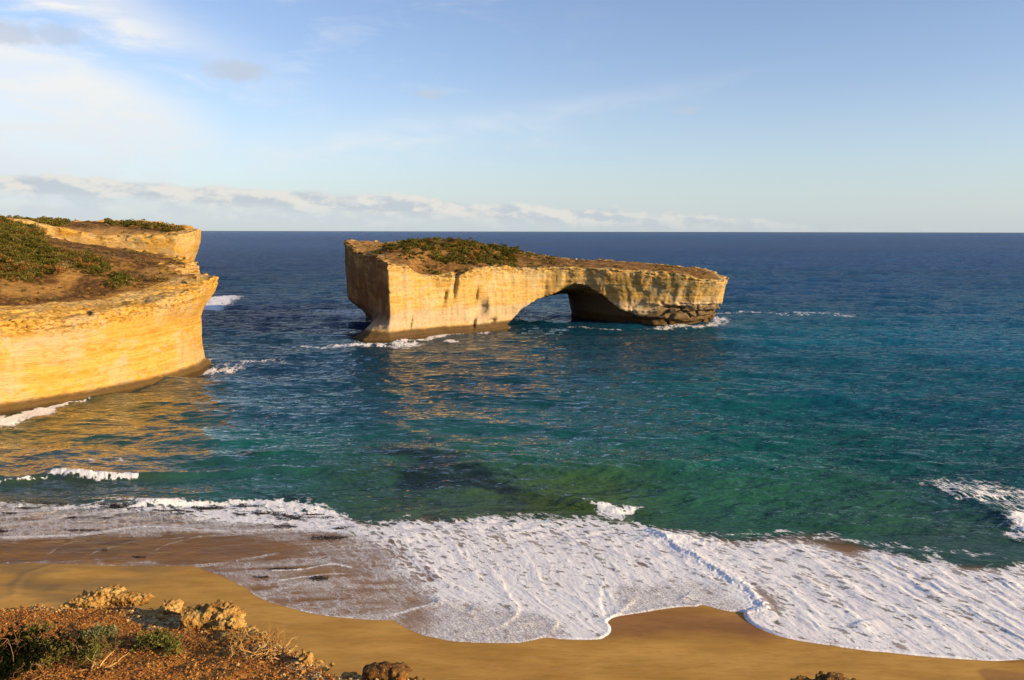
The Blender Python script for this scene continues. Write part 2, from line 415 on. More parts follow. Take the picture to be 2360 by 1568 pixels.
arch_rim = [(-47.0, 296), (-44.9, 290.6), (-44.7, 290.6), (-40, 296), (-30, 306), (-20, 313), (-10, 322), (1.5, 332), (14, 337.5), (28, 338), (45, 334.5), (62, 332), (76, 331), (87, 335.5), (92, 342), (93.5, 352), (92, 366), (86, 375),
            (62, 385), (30, 390), (-5, 394), (-45, 392), (-77, 388), (-77.5, 374), (-70, 352), (-61, 330), (-52.5, 308)]
arch_rim = smooth_line(arch_rim + [arch_rim[0]], 3)[:-1]
arch_mid = [(-46.5, 296), (-44.6, 290.8), (-38, 297.5), (-28, 306.5), (-18, 313.5), (-8, 321), (2, 331), (14, 339.5), (28, 342), (45, 339), (62, 337), (77, 338), (88, 342), (92.5, 350), (92, 362), (85, 374),
            (60, 384), (30, 389), (-5, 393), (-45, 391), (-76, 386), (-76.5, 372), (-68.5, 350), (-59, 330), (-51, 310)]
top_ctrl = P2([((405, 207), 292), ((490, 212), 300), ((560, 225), 306), ((640, 262), 311), ((720, 240), 317), ((800, 238), 319), ((870, 215), 324), ((1000, 215), 331),
               ((1100, 228), 337), ((1250, 222), 341), ((1400, 230), 341), ((1600, 238), 336), ((1750, 248), 335), ((1900, 256), 334), ((2030, 272), 334), ((2120, 296), 335), ((2195, 290), 343),
               ((2200, 275), 352), ((2150, 255), 364), ((2080, 232), 373), ((1840, 212), 380), ((1700, 196), 385), ((1560, 190), 389), ((1400, 184), 390),
               ((1240, 172), 375), ((1060, 150), 362), ((960, 140), 355), ((800, 112), 345), ((640, 106), 340), ((540, 100), 335), ((450, 108), 335),
               ((400, 150), 318), ((410, 185), 305), ((330, 165), 325), ((250, 140), 345), ((165, 108), 368), ((180, 88), 382), ((290, 88), 385), ((400, 97), 385),
               ((600, 150), 325), ((700, 165), 330), ((900, 185), 338), ((1300, 205), 355), ((1600, 212), 358), ((1900, 232), 355), ((430, 160), 312), ((300, 150), 345)])
arch_top = tps(top_ctrl, 0.3)
# ceiling of the passage: rises from the near pier, and its seaward wall runs obliquely through the rock
ceil_ctrl = P2([((1030, 520), 340), ((1080, 480), 340), ((1130, 425), 341), ((1200, 392), 342), ((1280, 366), 342), ((1340, 335), 341), ((1400, 292), 336), ((1450, 284), 336), ((1520, 305), 336), ((1600, 330), 336), ((1700, 345), 336),
                ((1130, 392), 380), ((1280, 352), 380), ((1365, 350), 378), ((1450, 350), 378), ((1060, 440), 365), ((1280, 340), 360), ((1400, 340), 360)])
ceil_ctrl += [(-10, 330, -5), (-14, 350, -7), (-18, 375, -6), (-10, 392, -4), (70, 345, 17), (60, 375, 14)]
ceil_t = tps(ceil_ctrl, 0.3)
def ceil_f(x, y):
    wall = smooth_line([(64, 325), (61, 338), (48, 350), (37, 363), (30.5, 376), (28.5, 396)], 4)
    dd, sd, pr = line_d(x, y, wall); w_ = dd*sd                  # >0 on the passage side (left)
    k_ = 0.62 + 4.5*sstep(y, 336, 360)
    return np.minimum(ceil_t(x, y) - 1.0*sstep(x, 0, 12), w_*k_ - 0.5 + 0.8*fbm(x*.2, y*.2, 2.0, 3))
def arch_sdf():
    h = 0.5
    gx, gy, gz = grid_axes(-92, 98, 283, 398, -3, 39, h)
    X2, Y2 = np.meshgrid(gx, gy, indexing='ij')
    wx = X2 + 0.6*fbm(X2*.12, Y2*.12, 0.3, 3); wy = Y2 + 0.6*fbm(X2*.12, Y2*.12, 7.7, 3)
    db = poly_sd(wx, wy, arch_base); dm = poly_sd(wx, wy, arch_mid); dr = poly_sd(wx, wy, arch_rim)
    T = arch_top(X2, Y2) + 0.5*fbm(X2*.18, Y2*.18, 3.3, 4)
    T = np.where(dr > -14, np.minimum(T, 38), T)
    Cc = np.clip(ceil_f(X2, Y2), -8, 22)
    # flutes: vertical folds that run down the faces
    fl = 1.1*fbm(X2*.22, Y2*.22, 1.1, 3) + 0.4*np.abs(fbm(X2*.6, Y2*.6, 4.1, 2))
    X, Y, Z = X2[..., None], Y2[..., None], gz[None, None, :]
    s = np.clip(Z/24.0, 0, 1.2)
    dd = np.where(s < 0.42, db[..., None] + (dm-db)[..., None]*sstep(s, 0, 0.42), dm[..., None] + (dr-dm)[..., None]*sstep(s, 0.42, 0.95))
    f = np.maximum(dd - fl[..., None]*sstep(Z, 1, 6), (Z - T[..., None])*0.8)
    tun = (Cc[..., None] - Z)*0.72
    f = np.maximum(f, tun)
    # blocky undercut on the far seaward foot
    f = f.astype(np.float32)
    bnd = np.argwhere(np.abs(f) < 3.2); I, J, Kk = bnd.T
    px, py, pz = gx[I], gy[J], gz[Kk]
    nn = 0.65*fbm(px*.16, py*.16, pz*.14, 4) + 0.35*fbm(px*.04, py*.04, pz*1.4, 3)
    low = sstep(pz, 12, 7)*sstep(px, 40, 62)                      # cavernous seaward foot
    nn = nn*(1+1.2*low) - low*(1.2*np.sign(noise3(px*.05, py*.05, pz*.55))*.7+.6) - low*2.2*sstep(np.abs(noise3(px*.11, py*.11, pz*.16)), 0.14, 0.0)
    topz = T[I, J] - pz
    rimm = sstep(topz, 3.5, 0.3)*sstep(np.abs(pz), 5, 9)*sstep(np.abs(dr[I, J]), 3.5, 1.0)
    nn = nn + rimm*0.3*np.sign(noise3(px*.3, py*.3, pz*1.4))
    foot = sstep(pz, 1.6, 0.6)*1.6*sstep(px, 30, 10)*sstep(py, 345, 335)   # low wave-cut foot on the near side
    nn = nn + foot
    # cracks and hollows on the near face
    for (cx, cy, cz, rx, rz, dp) in ((-12.5, 317, 10, 1.6, 3.0, 2.6), (-14.5, 315, 14, 0.6, 5.0, 1.9), (-15, 315, 4.5, 0.5, 3.4, 1.0), (-8, 322, 4, 1.2, 1.2, 1.2), (-22.5, 311.5, 18.5, 0.7, 5, 1.7), (-26, 309, 15, .8, 3.0, 1.4),
                                     (-38, 298, 5, 0.3, 3.5, .7), (-33, 303, 26, 3, 2.2, 3.0)):
        q = ((px-cx - 0.15*(pz-cz))/rx)**2*0.6 + ((pz-cz)/rz)**2 + ((py-cy)/6.0)**2
        nn = nn - 1.7*dp*np.exp(-q)
    f[I, J, Kk] -= nn
    V, Q = surface_nets(f, (gx[0], gy[0], gz[0]), h)
    return V, Q, (gx, gy, T, dr)
V, Q, (gx, gy, T_, dr_) = arch_sdf()
# drop floating crumbs: keep vertices of large components by a simple label spread
def big_component(V, Q):
    lab = np.arange(len(V))
    for _ in range(400):
        mn = lab[Q].min(1); new = lab.copy()
        np.minimum.at(new, Q.ravel(), np.repeat(mn, 4)); new = new[new]
        if (new == lab).all(): break
        lab = new
    root = np.bincount(lab[Q[:, 0]]).argmax(); Q = Q[lab[Q[:, 0]] == root]
    used = np.zeros(len(V), bool); used[Q.ravel()] = True; mp = np.cumsum(used)-1
    return V[used], mp[Q]
V, Q = big_component(V, Q)
def grid_sample(A, gx, gy, x, y):
    h = gx[1]-gx[0]; i = np.clip((x-gx[0])/h, 0, len(gx)-1.001); j = np.clip((y-gy[0])/h, 0, len(gy)-1.001)
    a = i.astype(int); b = j.astype(int); u = i-a; v = j-b
    return A[a, b]*(1-u)*(1-v)+A[a+1, b]*u*(1-v)+A[a, b+1]*(1-u)*v+A[a+1, b+1]*u*v
def rough_up(V, a, s):
    n = np.stack([fbm(V[:, 0]*s, V[:, 1]*s, V[:, 2]*s+k*31.7, 2) for k in range(3)], 1); return V + a*n
tz = grid_sample(T_, gx, gy, V[:, 0], V[:, 1]); rd = grid_sample(dr_, gx, gy, V[:, 0], V[:, 1])
V = rough_up(V, 0.18, 1.1)
depth = tz - V[:, 2]
soil = sstep(-rd + 2.5*fbm(V[:, 0]*.1, V[:, 1]*.1, 3.0, 3), 1.5, 5.5)*sstep(depth, 3.5, 2.2)
soil = np.maximum(soil, sstep(V[:, 2], 24.5, 27)*sstep(V[:, 0], -34, -30)*sstep(V[:, 0], 0, -14)*sstep(depth, 3, 1.5))
crust = sstep(depth, 4.0, 1.0)
arch = mesh_obj('rock_arch', V, Q, M_arch, {'soil': soil, 'crust': crust, 'tone': 0.8*sstep(V[:, 0], -50, -62), 'wet_shade': 5.5*sstep(V[:, 0], 52, 66)*sstep(V[:, 1], 372, 355) + 5*sstep(V[:, 0] + .36*(V[:, 1]-292), -40, -43)*sstep(V[:, 1], 297, 308) + 9*sstep(V[:, 1], 340.5, 344)*sstep(V[:, 0], 22, 26)*sstep(V[:, 0], 66, 60)*sstep(V[:, 2], 20, 12),  # wet rock at the seaward foot; painted shade on end foot and passage wall
                 'rust_shade': .92*sstep(V[:, 0] + .385*(V[:, 1]-290.6), -42.6, -44.2)*sstep(V[:, 1], 291.3, 292.6)*sstep(V[:, 2], 4, 9)})  # end face turned away from the sun, its shade tinted in with the staining
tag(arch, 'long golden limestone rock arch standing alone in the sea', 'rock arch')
arch_surf = (V, Q)

# ------------------------------------------------------------------ the headland on the left
def P1(pts): return [at_y(*cr1([p])[0], yy) for p, yy in pts]
hb = [(-150, 105), (-128, 145), (-113, 173.5), (-105, 183.5), (-97, 197), (-92.5, 212), (-90.6, 226), (-92, 237), (-99, 247), (-108, 252), (-106, 262), (-112, 272), (-135, 280), (-165, 290), (-182, 300), (-176, 312), (-155, 318), (-138, 321),
      (-133, 330), (-137, 345), (-160, 365), (-230, 385), (-290, 380), (-290, 105)]
hr = [(-150, 108), (-127, 148), (-113, 176), (-104, 185), (-96, 198), (-90.6, 213), (-87.2, 228), (-87.8, 238), (-95, 246), (-104, 252), (-101, 260), (-106, 270), (-132, 280), (-165, 290), (-182, 300), (-176, 309), (-152, 315), (-133, 318.5),
      (-128.5, 328), (-133, 345), (-160, 365), (-230, 385), (-290, 380), (-290, 108)]
hctrl = P1([((0, 780), 178), ((200, 750), 185), ((400, 715), 192), ((600, 690), 199), ((800, 655), 207), ((1000, 620), 216), ((1150, 570), 226), ((1330, 515), 237), ((1410, 525), 232),
            ((0, 615), 193), ((400, 625), 203), ((800, 600), 214), ((1000, 545), 226), ((1200, 515), 234), ((1290, 470), 262), ((1290, 440), 266), ((1200, 392), 268), ((1000, 372), 262), ((800, 350), 258),
            ((640, 325), 255), ((400, 300), 252), ((200, 260), 248), ((0, 420), 215), ((0, 300), 232), ((300, 420), 225), ((500, 460), 220), ((620, 400), 235), ((700, 470), 228), ((900, 480), 240), ((1050, 430), 248), ((300, 540), 208),
            ((0, 200), 262), ((0, 140), 292), ((200, 148), 300), ((330, 168), 312), ((450, 182), 325), ((560, 184), 330), ((720, 190), 335), ((850, 176), 340), ((960, 190), 338), ((1050, 200), 335), ((1200, 204), 332), ((1275, 215), 326),
            ((560, 230), 312), ((760, 250), 314), ((900, 262), 314), ((1000, 250), 317), ((1200, 228), 319), ((650, 300), 300), ((450, 270), 280), ((250, 240), 275), ((800, 340), 300)])
hctrl += [(-200, 150, 34), (-230, 200, 40), (-200, 118, 32), (-240, 280, 46), (-230, 350, 44)]
head_top = tps(hctrl, 0.5)
def headland(x0, x1, y0, y1, h, seed):
    gx, gy, gz = grid_axes(x0, x1, y0, y1, -3, 50, h)
    X2, Y2 = np.meshgrid(gx, gy, indexing='ij')
    wx = X2 + 0.8*fbm(X2*.10, Y2*.10, 2.3, 3); wy = Y2 + 0.8*fbm(X2*.10, Y2*.10, 9.7, 3)
    db = poly_sd(wx, wy, hb); dr = poly_sd(wx, wy, hr)
    T = head_top(X2, Y2) + 1.2*fbm(X2*.08, Y2*.08, 5.1, 4) + 0.45*fbm(X2*.35, Y2*.35, 1.1, 3)
    T = np.clip(T, 14, 48.5)
    fl = 0.7*fbm(X2*.16, Y2*.16, 6.1, 3)
    Z = gz[None, None, :]
    s = sstep(Z/np.maximum(T[..., None], 5), 0.55, 0.92)
    belly = 0.9*np.sin(np.clip(Z/T[..., None], 0, 1)*math.pi)*-0.6
    dd = db[..., None]*(1-s) + dr[..., None]*s
    # the corner near the tip is waisted low down and flares under the rim
    f = np.maximum(dd - fl[..., None] - belly, (Z - T[..., None])*0.8).astype(np.float32)
    bnd = np.argwhere(np.abs(f) < 3.0); I, J, Kk = bnd.T
    px, py, pz = gx[I], gy[J], gz[Kk]
    nn = 0.4*fbm(px*.10, py*.10, pz*.14, 4) + 0.22*fbm(px*.03, py*.03, pz*1.3, 3)
    topz = T[I, J] - pz; rimm = sstep(topz, 4.5, 0.5)*sstep(-dr[I, J], 11, 5)
    nn = nn + rimm*(0.28*np.sign(noise3(px*.2, py*.2, pz*1.4)) + 0.3*noise3(px*.6, py*.6, pz*1.7))
    nn = nn + sstep(pz, 2.2, 1.0)*1.5
    f[I, J, Kk] -= nn
    V, Q = surface_nets(f, (gx[0], gy[0], gz[0]), h)
    V, Q = big_component(V, Q)
    tz = grid_sample(T, gx, gy, V[:, 0], V[:, 1]); rd = grid_sample(dr, gx, gy, V[:, 0], V[:, 1])
    V = rough_up(V, 0.12, 1.3)
    return V, Q, tz - V[:, 2], rd
Vh, Qh, dep, rd = headland(-215, -80, 108, 292, 0.55, 1)
inland = sstep(-rd, 9, 15)*sstep(Vh[:, 1], 245, 225) + sstep(-rd, 2.0, 6.5)*sstep(Vh[:, 1], 222, 245)
soil = np.clip(inland, 0, 1)*sstep(dep, 3.5, 2.2); crust = np.clip(sstep(dep, 5, 2.0), 0, 1)
uh, vh = seen_at(Vh)
def region(u, v, P, soft=6.0): return sstep(-poly_sd(u + 14*fbm(u*.02, v*.03, 1.0, 3), v + 8*fbm(u*.02, v*.03, 5.0, 3), cr1(P)), -soft, soft)
tone = 0.75*np.maximum(region(uh, vh, [(330, 430), (560, 400), (600, 470), (470, 560), (380, 520)]), region(uh, vh, [(900, 470), (1000, 440), (1150, 470), (1240, 520), (1000, 520)]))
tone = np.maximum(tone, .6*region(uh, vh, [(0, 560), (400, 560), (420, 640), (0, 620)])); tone = np.maximum(tone, .6*region(uh, vh, [(0, 380), (150, 420), (150, 560), (0, 560)]))
o = mesh_obj('headland', Vh, Qh, M_head, {'soil': soil, 'crust': crust, 'tone': tone}); tag(o, 'golden limestone headland with scrubby top, nearer of the two on the left', kind='structure')
head_surf = (Vh, Qh, soil)
Vf, Qf, depf, rdf = headland(-262, -122, 288, 388, 0.7, 2)
soilf = sstep(-rdf, 4, 11)*sstep(depf, 3.5, 2.2)
uf, vf = seen_at(Vf)
tonef = region(uf, vf, [(380, 195), (700, 185), (1060, 215), (1060, 310), (800, 345), (640, 290), (480, 250)])
o = mesh_obj('headland', Vf, Qf, M_head, {'tone': tonef, 'soil': soilf, 'crust': np.clip(sstep(depf, 6, 2.0), 0, 1)*0.7}); tag(o, 'farther pale headland behind the near one', kind='structure')

# ------------------------------------------------------------------ scrub made of leaf clumps
def leaf_material(name, sat=1.0):
    m, t = material(name)
    c = t.attr('leafcol', 'Color')
    df = t.node('ShaderNodeBsdfDiffuse'); c = t.mix(1.0, c, (ALB, ALB, ALB), 'MULTIPLY'); t.put(df.inputs[0], c)
    tr = t.node('ShaderNodeBsdfTranslucent'); t.put(tr.inputs[0], t.mix(1.0, c, (1.1, 1.15, 0.6), 'MULTIPLY'))
    mx = t.node('ShaderNodeMixShader'); mx.inputs[0].default_value = 0.25
    t.l.new(df.outputs[0], mx.inputs[1]); t.l.new(tr.outputs[0], mx.inputs[2]); t.l.new(mx.outputs[0], t.out.inputs[0])
    return m
M_leaf = leaf_material('scrub_leaves')
def leaf_quads(P, size, rs, aspect=0.5, up=0.3):
    n = len(P); a = rs.normal(size=(n, 3)); a[:, 2] += up; a /= np.linalg.norm(a, axis=1)[:, None]
    b = np.cross(a, rs.normal(size=(n, 3))); b /= np.linalg.norm(b, axis=1)[:, None]
    s = (size*rs.uniform(0.6, 1.3, n))[:, None]
    V = np.stack([P - a*s*.5, P + b*s*aspect*.5, P + a*s*.5, P - b*s*aspect*.5], 1).reshape(-1, 3)
    return V, np.arange(n*4).reshape(-1, 4)
def scrub(name, centres, radii, cols, per, size, seed):
    rs = np.random.RandomState(seed); VV = []; CC = []
    for c0, r, col in zip(centres, radii, cols):
        n = int(per*r*r); 
        # several sub-clumps so that the outline is uneven
        k = rs.randint(3, 7); sub = rs.normal(size=(k, 3))*np.array([.5, .5, .28])*r; sub[:, 2] = np.abs(sub[:, 2]); sr = rs.uniform(.3, .6, k)*r
        w_ = rs.randint(0, k, n); v = rs.normal(size=(n, 3)); v /= np.linalg.norm(v, axis=1)[:, None]; v[:, 2] = np.abs(v[:, 2])*0.85
        P = c0 + sub[w_] + v*(sr[w_]*rs.uniform(.7, 1.08, n))[:, None]
        VV.append(P); CC.append(col[None]*rs.uniform(.7, 1.3)*rs.uniform(.65, 1.35, (n, 1))*rs.uniform(.92, 1.08, (n, 3)))
    P = np.concatenate(VV); V, Q = leaf_quads(P, np.full(len(P), size), rs, 0.75)
    return mesh_obj(name, V, Q, M_leaf, {'leafcol': np.repeat(np.concatenate(CC), 4, 0)}, smooth=False)
GREENS = np.array([1.9, 1.5, 1.2])[None]*np.array([(0.060, 0.075, 0.018), (0.085, 0.100, 0.026), (0.120, 0.110, 0.035), (0.15, 0.14, 0.07), (0.16, 0.095, 0.035), (0.045, 0.055, 0.016)])
def face_samples(V, Q, n, rs, mask):
    c_ = V[Q].mean(1); ok = np.where(mask)[0]; return c_[rs.choice(ok, n)]
rs = np.random.RandomState(3)
fc = V[Q].mean(1)
e1 = V[Q[:, 2]]-V[Q[:, 0]]; e2 = V[Q[:, 3]]-V[Q[:, 1]]; nrm = np.cross(e1, e2); nrm /= np.linalg.norm(nrm, axis=1)[:, None]+1e-9
up = np.abs(nrm[:, 2]) > 0.6
def dens(P, s, o_): return fbm(P[:, 0]*s, P[:, 1]*s, o_, 3)
hillside = up & (fc[:, 2] > arch_top(fc[:, 0], fc[:, 1]) - 1.5)
x_, y_ = fc[:, 0], fc[:, 1]
m1 = hillside & (x_ > -54) & (x_ < 2) & (y_ > 318 + 0.28*(x_+45)) & (dens(fc, .09, 2.2) > -0.25)
pts = face_samples(V, Q, 560, rs, m1)
m2 = hillside & (x_ > -48) & (x_ < 20) & (y_ > 305 + .35*(x_+45)) & (dens(fc, .15, 8.8) > 0.05)
pts2 = face_samples(V, Q, 420, rs, m2)
m3 = hillside & (x_ > 0) & (x_ < 84) & (dens(fc, .12, 4.8) > 0.18)
pts3 = face_samples(V, Q, 160, rs, m3)
m4 = hillside & (x_ < -52) & (dens(fc, .12, 4.8) > 0.0)
pts4 = face_samples(V, Q, 40, rs, m4)
cen = np.concatenate([pts, pts2, pts3, pts4])
rad = np.concatenate([rs.uniform(.8, 2.3, 560), rs.uniform(.4, 1.4, 420), rs.uniform(.3, .8, 160), rs.uniform(.5, 1.0, 40)])
ci = rs.choice(6, len(cen), p=[.25, .27, .18, .10, .08, .12])
tag(scrub('scrub', cen, rad, GREENS[ci], 60, 0.42, 5), 'low green scrub covering the high end of the rock arch', 'scrub', kind='stuff')
fc = Vh[Qh].mean(1)
e1 = Vh[Qh[:, 2]]-Vh[Qh[:, 0]]; e2 = Vh[Qh[:, 3]]-Vh[Qh[:, 1]]; nrm = np.cross(e1, e2); nrm /= np.linalg.norm(nrm, axis=1)[:, None]+1e-9
okh = (np.abs(nrm[:, 2]) > .6) & (head_surf[2][Qh].mean(1) > .5)
uc, vc = seen_at(fc)
g1 = region(uc, vc, [(-200, 200), (140, 230), (330, 325), (640, 380), (730, 480), (580, 510), (520, 450), (330, 500), (140, 540), (-200, 500)])
g2 = region(uc, vc, [(-200, 120), (330, 155), (440, 215), (180, 240), (-200, 240)])
g3 = region(uc, vc, [(720, 480), (860, 500), (900, 560), (740, 600)]); g4 = region(uc, vc, [(1020, 500), (1130, 500), (1130, 545), (1010, 550)])
dark_soil = np.maximum(region(uc, vc, [(170, 238), (640, 250), (820, 335), (480, 345), (300, 300)]), np.maximum(region(uc, vc, [(430, 490), (690, 480), (740, 600), (420, 612)]), region(uc, vc, [(700, 385), (1250, 440), (1240, 500), (900, 480)])))
dn = fbm(fc[:, 0]*.09, fc[:, 1]*.09, 3.3, 3)
want = np.maximum.reduce([g1, g2, g3*.8, g4*.7])*0.9 + 0.22 - .30*dark_soil + .5*dn
rsel = rs.uniform(size=len(fc))
mh = okh & (want > 0.62 + .25*rsel)
ptsh = face_samples(Vh, Qh, 1500, rs, mh)
mh2 = okh & (want > .02); ptsh2 = face_samples(Vh, Qh, 1700, rs, mh2)
cen = np.concatenate([ptsh, ptsh2]); rad = np.concatenate([rs.uniform(.6, 2.3, 1500), rs.uniform(.2, .9, 1700)])
big = fbm(cen[:, 0]*.06, cen[:, 1]*.06, 9.0, 2)
ci = np.where(big > .12, rs.choice(6, len(cen), p=[.15, .15, .2, .22, .22, .06]), rs.choice(6, len(cen), p=[.28, .28, .2, .06, .06, .12]))
tag(scrub('scrub', cen, rad, GREENS[ci], 70, 0.32, 6), 'green and straw coloured scrub on the top of the near headland', 'scrub', kind='stuff')
fc = Vf[Qf].mean(1); uc, vc = seen_at(fc); e1 = Vf[Qf[:, 2]]-Vf[Qf[:, 0]]; e2 = Vf[Qf[:, 3]]-Vf[Qf[:, 1]]; nrm = np.cross(e1, e2); nrm /= np.linalg.norm(nrm, axis=1)[:, None]+1e-9
okf = (soilf[Qf].mean(1) > .4) & (np.abs(nrm[:, 2]) > .5)
sandy = region(uc, vc, [(380, 190), (700, 180), (1100, 205), (1100, 310), (800, 345), (640, 290), (480, 250)])
mf = okf & (sandy < .3) & ((uc < cr1([(440, 0)])[0][0]) | (uc > cr1([(700, 0)])[0][0]))
ptsf = face_samples(Vf, Qf, 1100, rs, mf); ptsg = face_samples(Vf, Qf, 90, rs, okf)
ptsf = np.concatenate([ptsf, ptsg]); ci = rs.choice(6, len(ptsf), p=[.25, .3, .2, .1, .05, .1])
rad = np.concatenate([rs.uniform(.8, 2.0, 1100), rs.uniform(.4, 1.0, 90)])
tag(scrub('scrub', ptsf, rad, GREENS[ci], 40, 0.5, 8), 'dark scrub along the skyline of the far headland', 'scrub', kind='stuff')

# ------------------------------------------------------------------ beach
edge_d = cr3([(-300, 800), (-100, 806), (60, 812), (200, 803), (230, 806), (530, 820), (850, 825), (1180, 825), (1260, 829), (1310, 850), (1380, 872), (1450, 900), (1540, 945), (1600, 970), (1612, 990), (1640, 1010), (1720, 1050), (1850, 1090), (2000, 1130)]) + \
    cr4([(0, 945), (300, 972), (400, 976), (462, 972), (480, 990), (530, 1020), (600, 1050), (660, 1075), (740, 1092), (900, 1120), (1240, 1130), (1380, 1115), (1490, 1090), (1600, 1103), (1830, 1105), (1890, 1085), (1922, 1060), (1928, 1030), (1918, 1005), (1905, 985), (1960, 950), (2100, 930), (2250, 905)]) + \
    cr5([(0, 1062), (100, 1055), (145, 1056), (175, 1044), (220, 1050), (320, 1078), (400, 1090), (458, 1093), (466, 1115), (480, 1140), (510, 1168), (600, 1215), (760, 1270), (1000, 1310), (1290, 1352), (1440, 1365), (1700, 1392), (2100, 1420), (2356, 1432), (2600, 1446), (3200, 1470)])
EDGE = smooth_line(on_sand(edge_d, 0.05), 3)
swash_poly = np.vstack([EDGE, [(160, 66), (160, 400), (-200, 400), (-200, 90)]])
gxs = np.concatenate([np.linspace(-170, -75, 60), np.linspace(-74, 70, 620), np.linspace(71, 160, 60)])
gys = np.concatenate([np.linspace(20, 62, 20), np.linspace(62.5, 118, 300), np.linspace(120, 190, 20)])
X, Y = np.meshgrid(gxs, gys, indexing='ij'); x = X.ravel(); y = Y.ravel()
z = sand_full(x, y)
de = poly_sd(x, y, swash_poly)
wetline = smooth_line(on_sand([(1380, 1490), (1430, 1500), (1560, 1478), (1700, 1505), (1850, 1520), (1990, 1545), (2200, 1600), (2359, 1640)]), 4)
wet = .62*sstep(de, 0.25, -0.15)
dl, _, _ = line_d(x, y, on_sand([(1400, 1440), (1480, 1440), (1600, 1430), (1720, 1445)]))
wet = np.maximum(wet, 1.0*sstep(dl + 1.2*fbm(x*.2, y*.2, 0, 3), 4.4, 1.0))
dl, _, _ = line_d(x, y, on_sand([(2300, 1560), (2359, 1568), (2420, 1580)])); wet = np.maximum(wet, 0.8*sstep(dl, 1.8, 1.2))
# scour hollow and drainage streaks on the left
dl, _, _ = line_d(x, y, on_sand([(45, 1335), (60, 1345), (110, 1350)])); z -= 0.12*np.exp(-(dl/1.3)**2)
dl2, _, _ = line_d(x, y, on_sand([(110, 1305), (60, 1320), (35, 1345), (32, 1370)])); z += 0.07*np.exp(-(dl2/.5)**2)
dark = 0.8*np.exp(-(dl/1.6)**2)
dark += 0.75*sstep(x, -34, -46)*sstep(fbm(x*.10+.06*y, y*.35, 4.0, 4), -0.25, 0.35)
N = len(gys); ii = (np.arange(len(gxs)-1)[:, None]*N + np.arange(N-1)[None]).ravel()
QS = np.stack([ii, ii+N, ii+N+1, ii+1], 1)
m, t = material('sand')
n1 = t.noise(t.map(t.pos, (0.12, 0.35, 1)), 1, 5, 0.6); n2 = t.noise(t.pos, 6, 4, 0.6); n3 = t.noise(t.map(t.pos, (0.5, 2.0, 1), (0, 0, 0.3)), 1, 5, 0.6, 0.5)
col = t.mix(t.ss(n1, 0.35, 0.65), (0.48, 0.270, 0.062), (0.63, 0.365, 0.092))
n4 = t.noise(t.map(t.pos, (0.045, 0.13, 1), (0, 0, 0.2)), 1, 4, 0.6, 0.8)
col = t.mix(t.mul(t.ss(n4, 0.46, 0.62), 0.35), col, (0.34, 0.165, 0.040))
col = t.mix(t.mul(t.ss(n3, 0.48, 0.66), 0.35), col, (0.38, 0.185, 0.035))
col = t.mix(t.mul(n2, 0.22), col, (0.36, 0.18, 0.035))
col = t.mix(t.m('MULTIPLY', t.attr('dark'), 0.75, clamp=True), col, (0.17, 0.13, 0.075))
wt = t.attr('wet')
col = t.mix(wt, col, t.mix(1.0, col, (0.62, 0.50, 0.38), 'MULTIPLY'))
bh = t.add(t.mul(t.noise(t.map(t.pos, (0.6, 2.4, 1), (0, 0, .1)), 1, 5, .6), .9), t.add(t.mul(n4, 2.0), t.mul(n2, .10)))
t.l.new(principled(t, col, t.sub(0.85, t.mul(wt, 0.35)), t.bump(bh, 0.30, 0.14), t.add(0.12, t.mul(wt, 0.10))), t.out.inputs[0])
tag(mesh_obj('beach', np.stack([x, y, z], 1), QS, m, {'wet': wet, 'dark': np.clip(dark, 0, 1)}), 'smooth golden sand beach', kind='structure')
m, t = material('seabed'); t.l.new(principled(t, (0.08, 0.07, 0.04)), t.out.inputs[0])
g = 90000.0
tag(mesh_obj('ground', [(-g, -g, -9), (g, -g, -9), (g, g, -9), (-g, g, -9)], [(0, 1, 2, 3)], m), 'sea bed far below the water', kind='structure')

# ------------------------------------------------------------------ sea and surf
def wave_tile(L, N_, wind, kmin, kmax, slope, seed, spread=2, power=4.0):
    rs = np.random.RandomState(seed); k = np.fft.fftfreq(N_, L/N_)*2*math.pi
    KX, KY = np.meshgrid(k, k, indexing='ij'); kk = np.hypot(KX, KY); kk[0, 0] = 1
    cosw = (KX*wind[0]+KY*wind[1])/kk
    A = kk**(-power/2)*np.abs(cosw)**spread*np.exp(-(kmin/kk)**2)*np.exp(-(kk/kmax)**2); A[0, 0] = 0
    h = np.fft.ifft2(A*(rs.normal(size=kk.shape)+1j*rs.normal(size=kk.shape))).real
    sx = (np.roll(h, -1, 0)-h)/(L/N_); sy = (np.roll(h, -1, 1)-h)/(L/N_)
    return h*slope/np.sqrt((sx**2+sy**2).mean())
def tile_at(Tt, L, x, y):
    n = Tt.shape[0]; i = (x/L*n); j = (y/L*n); a = np.floor(i).astype(int); b = np.floor(j).astype(int); u = i-a; v = j-b
    u = u*u*(3-2*u); v = v*v*(3-2*v)
    a0 = a % n; b0 = b % n; a1 = (a+1) % n; b1 = (b+1) % n
    return Tt[a0, b0]*(1-u)*(1-v)+Tt[a1, b0]*u*(1-v)+Tt[a0, b1]*(1-u)*v+Tt[a1, b1]*u*v
T0 = wave_tile(811, 512, (.06, .99), .10, .5, .075, 10, 6.0, 4.0)
T1 = wave_tile(233, 512, (.25, .97), .25, 1.5, .115, 11, 2.0, 4.0)
T2 = wave_tile(61, 256, (-.1, .99), .9, 5.5, .13, 12, 1.6, 3.8)
T3 = wave_tile(23, 256, (.35, .93), 3, 14.0, .11, 13, 1.2, 3.6)
tans = np.linspace(-0.74, 0.74, 1290)
pyr = np.concatenate([np.arange(668, 232.6, -0.72), 232.6 - np.array([.25, .45, .6, .72])])
def row_y(py): r = ray(0, py/(1024/2359.))  ; return H*r[1]/np.maximum(-r[2], 6e-4)
